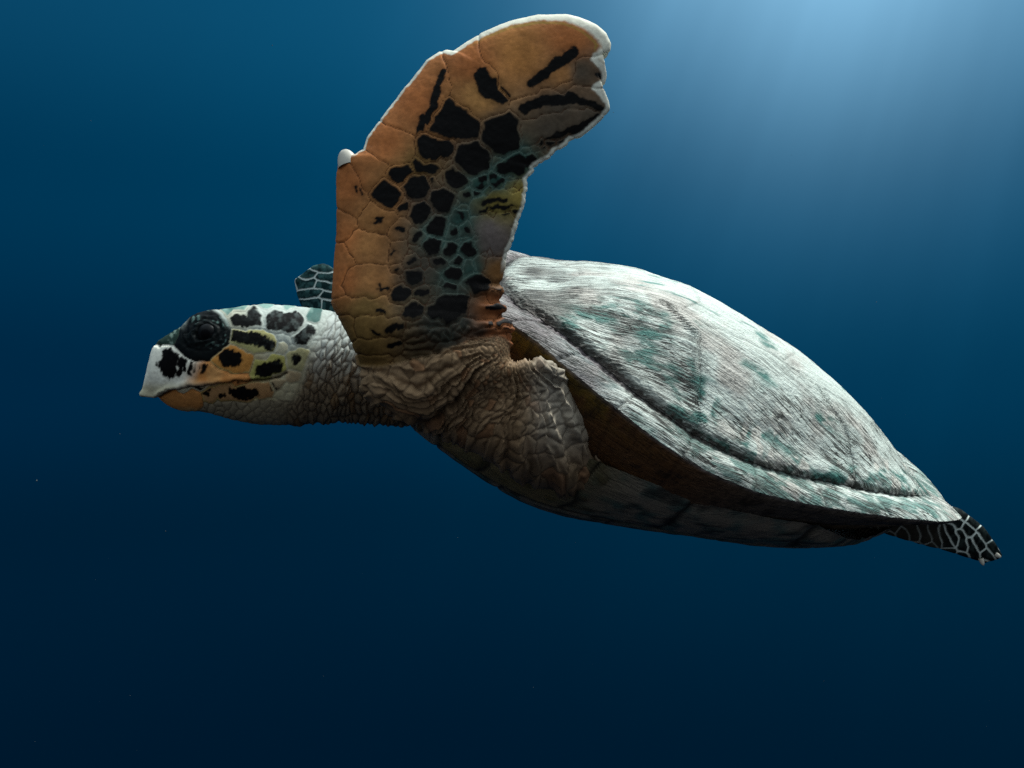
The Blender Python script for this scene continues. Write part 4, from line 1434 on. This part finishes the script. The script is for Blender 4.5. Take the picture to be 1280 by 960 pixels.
# ---- far flipper and rear flippers: dark scales with white borders
FARC = [[(395, 336), (408, 335)], [(385, 345), (394, 342)], [(398, 345), (412, 348)], [(378, 356), (392, 352)], [(398, 355), (414, 360)], [(380, 368), (400, 366)],
        [(404, 369), (416, 371)], [(380, 380), (400, 378)], [(406, 379), (418, 381)]]
REARC = [[(1197, 641), (1206, 645)], [(1212, 649), (1221, 656)], [(1226, 662), (1234, 673)], [(1238, 681), (1244, 690)], [(1190, 650), (1199, 655)], [(1206, 659), (1213, 666)],
         [(1219, 672), (1227, 684)], [(1232, 690), (1236, 695)], [(1186, 660), (1193, 672)], [(1200, 667), (1207, 682)], [(1211, 676), (1218, 692)], [(1178, 664), (1183, 678)],
         [(1166, 660), (1172, 676)], [(1153, 658), (1158, 672)], [(1138, 656), (1144, 668)]]
for w_, spec in ((wFar, FARC), (wRear, REARC)):
    sub = region(w_)
    if not len(sub):
        continue
    sp = []
    for k, ((x0, y0), (x1, y1)) in enumerate(spec):
        for t_ in np.linspace(0, 1, 5):
            sp.append((k, x0 + (x1 - x0) * t_, y0 + (y1 - y0) * t_, 3.0))
    k = len(spec)
    base_n = list(sp)
    for (x, y) in jitter_seeds(X[sub].min() - 10, X[sub].max() + 10, Y[sub].min() - 10, Y[sub].max() + 10, 19, 13, 0.7):
        if min((x - s_[1]) ** 2 + (y - s_[2]) ** 2 for s_ in base_n) > 130:
            sp.append((k, x, y, 2))
            k += 1
    sa = np.array(sp)
    q = px[sub] + 0.8 * np.stack([noise(px[sub] / 8, 71), noise(px[sub] / 8, 72)], 1)
    cid, e = cells(q, sa[:, 1:3], sa[:, 3], sa[:, 0].astype(int))
    nse = fbm(px[sub] / 5, 75, 3)
    dkc = lerp(srgb(22, 44, 44), srgb(58, 92, 90), sstep(nse, -.3, .5)[:, None]) if w_ is wFar else lerp(srgb(12, 18, 18), srgb(38, 46, 44), sstep(nse, -.3, .6)[:, None])
    wl = 0.55 + 0.35 * fbm(px[sub] / 12, 77, 2)
    col = lerp(srgb(206, 216, 208), dkc, sstep(e + 0.35 * nse, wl, wl + 0.8)[:, None])
    if w_ is wRear:
        col = lerp(col, col * 0.35 + srgb(62, 58, 50) * 0.65, sstep(X[sub], 1192, 1165)[:, None])
    h = 0.0012 * (1 - np.exp(-e / 1.6))
    blend(sub, np.clip(w_[sub] * 1.6, 0, 1), h, col)

BV2 = BV + BN * H[:, None] if (BN * (BV - avg(BV))).sum() >= -1e9 else BV
# make sure normals point outwards (compare with a step towards the outside of the head)
hi = np.argmin(BV[:, 0])
if BN[hi, 0] > 0:
    BF = BF[:, ::-1]
    BV2 = BV - BN * H[:, None]
body = add('body', BV2, BF, SKIN, turtle, {'pigment': ('FLOAT_COLOR', rgba(PIG))})


# the horny sheaths of the beak: thin shells seated on the jaws
FN = normals_of(BV2, BF)
for cnum, nm in ((8, 'upper_beak'), (12, 'lower_beak')):
    sel = BF[(BEAK[BF] == cnum).all(1)]
    if len(sel) < 50:
        continue
    u_, inv_ = np.unique(sel, return_inverse=True)
    sel = inv_.reshape(sel.shape)
    full = np.bincount(BF.ravel(), minlength=NV)[u_]
    here = np.bincount(sel.ravel(), minlength=len(u_))
    rimv = here < full
    off_ = np.where(rimv, -0.0008, 0.00045)
    add(nm, BV2[u_] + FN[u_] * off_[:, None], sel, SKIN, turtle, {'pigment': ('FLOAT_COLOR', rgba(PIG[u_]))})

# ------------------------------------------------------------------ eyes
HEADW = np.interp(256, *zip(*HW))


def eye(side):
    yc = head_mid(256) - side * (HEADW * 0.985 - 0.0125)
    base_p = W3(256, 417, head_mid(256) - HEADW)
    c = np.array([base_p[0], yc, base_p[2]])
    n1, n2 = 40, 28
    u = np.linspace(0, np.pi, n2)
    v = np.linspace(0, 2 * np.pi, n1, endpoint=False)
    R_ = 0.0125
    x = np.sin(u)[:, None] * np.cos(v)[None]
    z = np.sin(u)[:, None] * np.sin(v)[None]
    y = -side * np.cos(u)[:, None] * np.ones_like(v)[None]
    V = c + R_ * np.stack([x, y, z], -1).reshape(-1, 3)
    Fq = grid_faces(n2, n1, wrap=True)
    o = add('eye', V, Fq if side < 0 else Fq[:, ::-1], IRIS, turtle)
    # pupil: a slightly raised cap
    u2 = np.linspace(0, 0.42, 10)
    x = np.sin(u2)[:, None] * np.cos(v)[None]
    z = np.sin(u2)[:, None] * np.sin(v)[None]
    y = -side * np.cos(u2)[:, None] * np.ones_like(v)[None]
    V = c + (R_ + 0.0003) * np.stack([x, y, z], -1).reshape(-1, 3)
    Fq = grid_faces(10, n1, wrap=True)
    add('pupil', V, Fq if side < 0 else Fq[:, ::-1], EYE, o)


eye(1)
eye(-1)


# ------------------------------------------------------------------ claws
def claw(P0, P1, r0, parent):
    P0, P1 = np.asarray(P0), np.asarray(P1)
    ax_ = P1 - P0
    ln = np.linalg.norm(ax_)
    ax_ = ax_ / ln
    s1 = np.cross(ax_, [0, 1, 0.2])
    s1 /= np.linalg.norm(s1)
    s2 = np.cross(ax_, s1)
    n, k = 20, 16
    s = np.linspace(0, 1, k)
    rad = r0 * np.sqrt(np.clip(1 - s ** 3.5, 0, 1)) * (0.9 + 0.1 * np.cos(s * 3))
    rad[-1] = r0 * 0.02
    tt_ = np.linspace(0, 2 * np.pi, n, endpoint=False)
    bend = 0.04 * ln * s ** 2
    V = P0 + (ax_[None] * (s * ln)[:, None])[:, None] + s1[None, None] * (rad[:, None] * np.cos(tt_)[None] + bend[:, None])[..., None] + s2[None, None] * (rad[:, None] * np.sin(tt_) * 0.8)[..., None]
    add('claw', V.reshape(-1, 3), grid_faces(k, n, wrap=True), CLAW, parent)


claw(W3(436, 208, near_depth(437, 207) - 0.003), W3(431, 187, near_depth(430, 190) - 0.003), 0.0112, turtle)
claw(W3(379, 352, far_depth(379, 352)), W3(369, 349, far_depth(370, 350)), 0.006, turtle)
claw(W3(1226, 698, 1.235), W3(1229, 707, 1.235), 0.0035, turtle)
claw(W3(1243, 692, 1.24), W3(1251, 697, 1.24), 0.0035, turtle)

# ------------------------------------------------------------------ specks drifting in the water
rg = np.random.default_rng(5)
SV, SF = [], []
for k in range(70):
    d = 0.9 + rg.random() * 2.6
    c = W3(rg.random() * 1500 - 110, rg.random() * 1150 - 95, d)
    r = 0.00045 + 0.0007 * rg.random() ** 2
    ax3 = rg.normal(size=(3, 3))
    u_, _, vt_ = np.linalg.svd(ax3)
    e_ = vt_ * np.array([1.8, 1.0, 0.6])[:, None] * r
    base_i = len(SV)
    SV += [c + e_[0], c - e_[0] * .8, c + e_[1], c - e_[1] * 1.1, c + e_[2], c - e_[2]]
    for (a_, b_, c_) in ((0, 2, 4), (2, 1, 4), (1, 3, 4), (3, 0, 4), (2, 0, 5), (1, 2, 5), (3, 1, 5), (0, 3, 5)):
        SF.append((base_i + a_, base_i + b_, base_i + c_))
SNOW = simple_material('drifting_matter', (0.10, 0.12, 0.12), 0.9, 0.1)
snow = add('marine_snow', np.array(SV), np.array(SF), SNOW)
snow.location = ORG
snow['kind'] = 'stuff'
snow['label'] = 'tiny pale specks of matter drifting in the blue water'
snow['category'] = 'particles'
print('done')
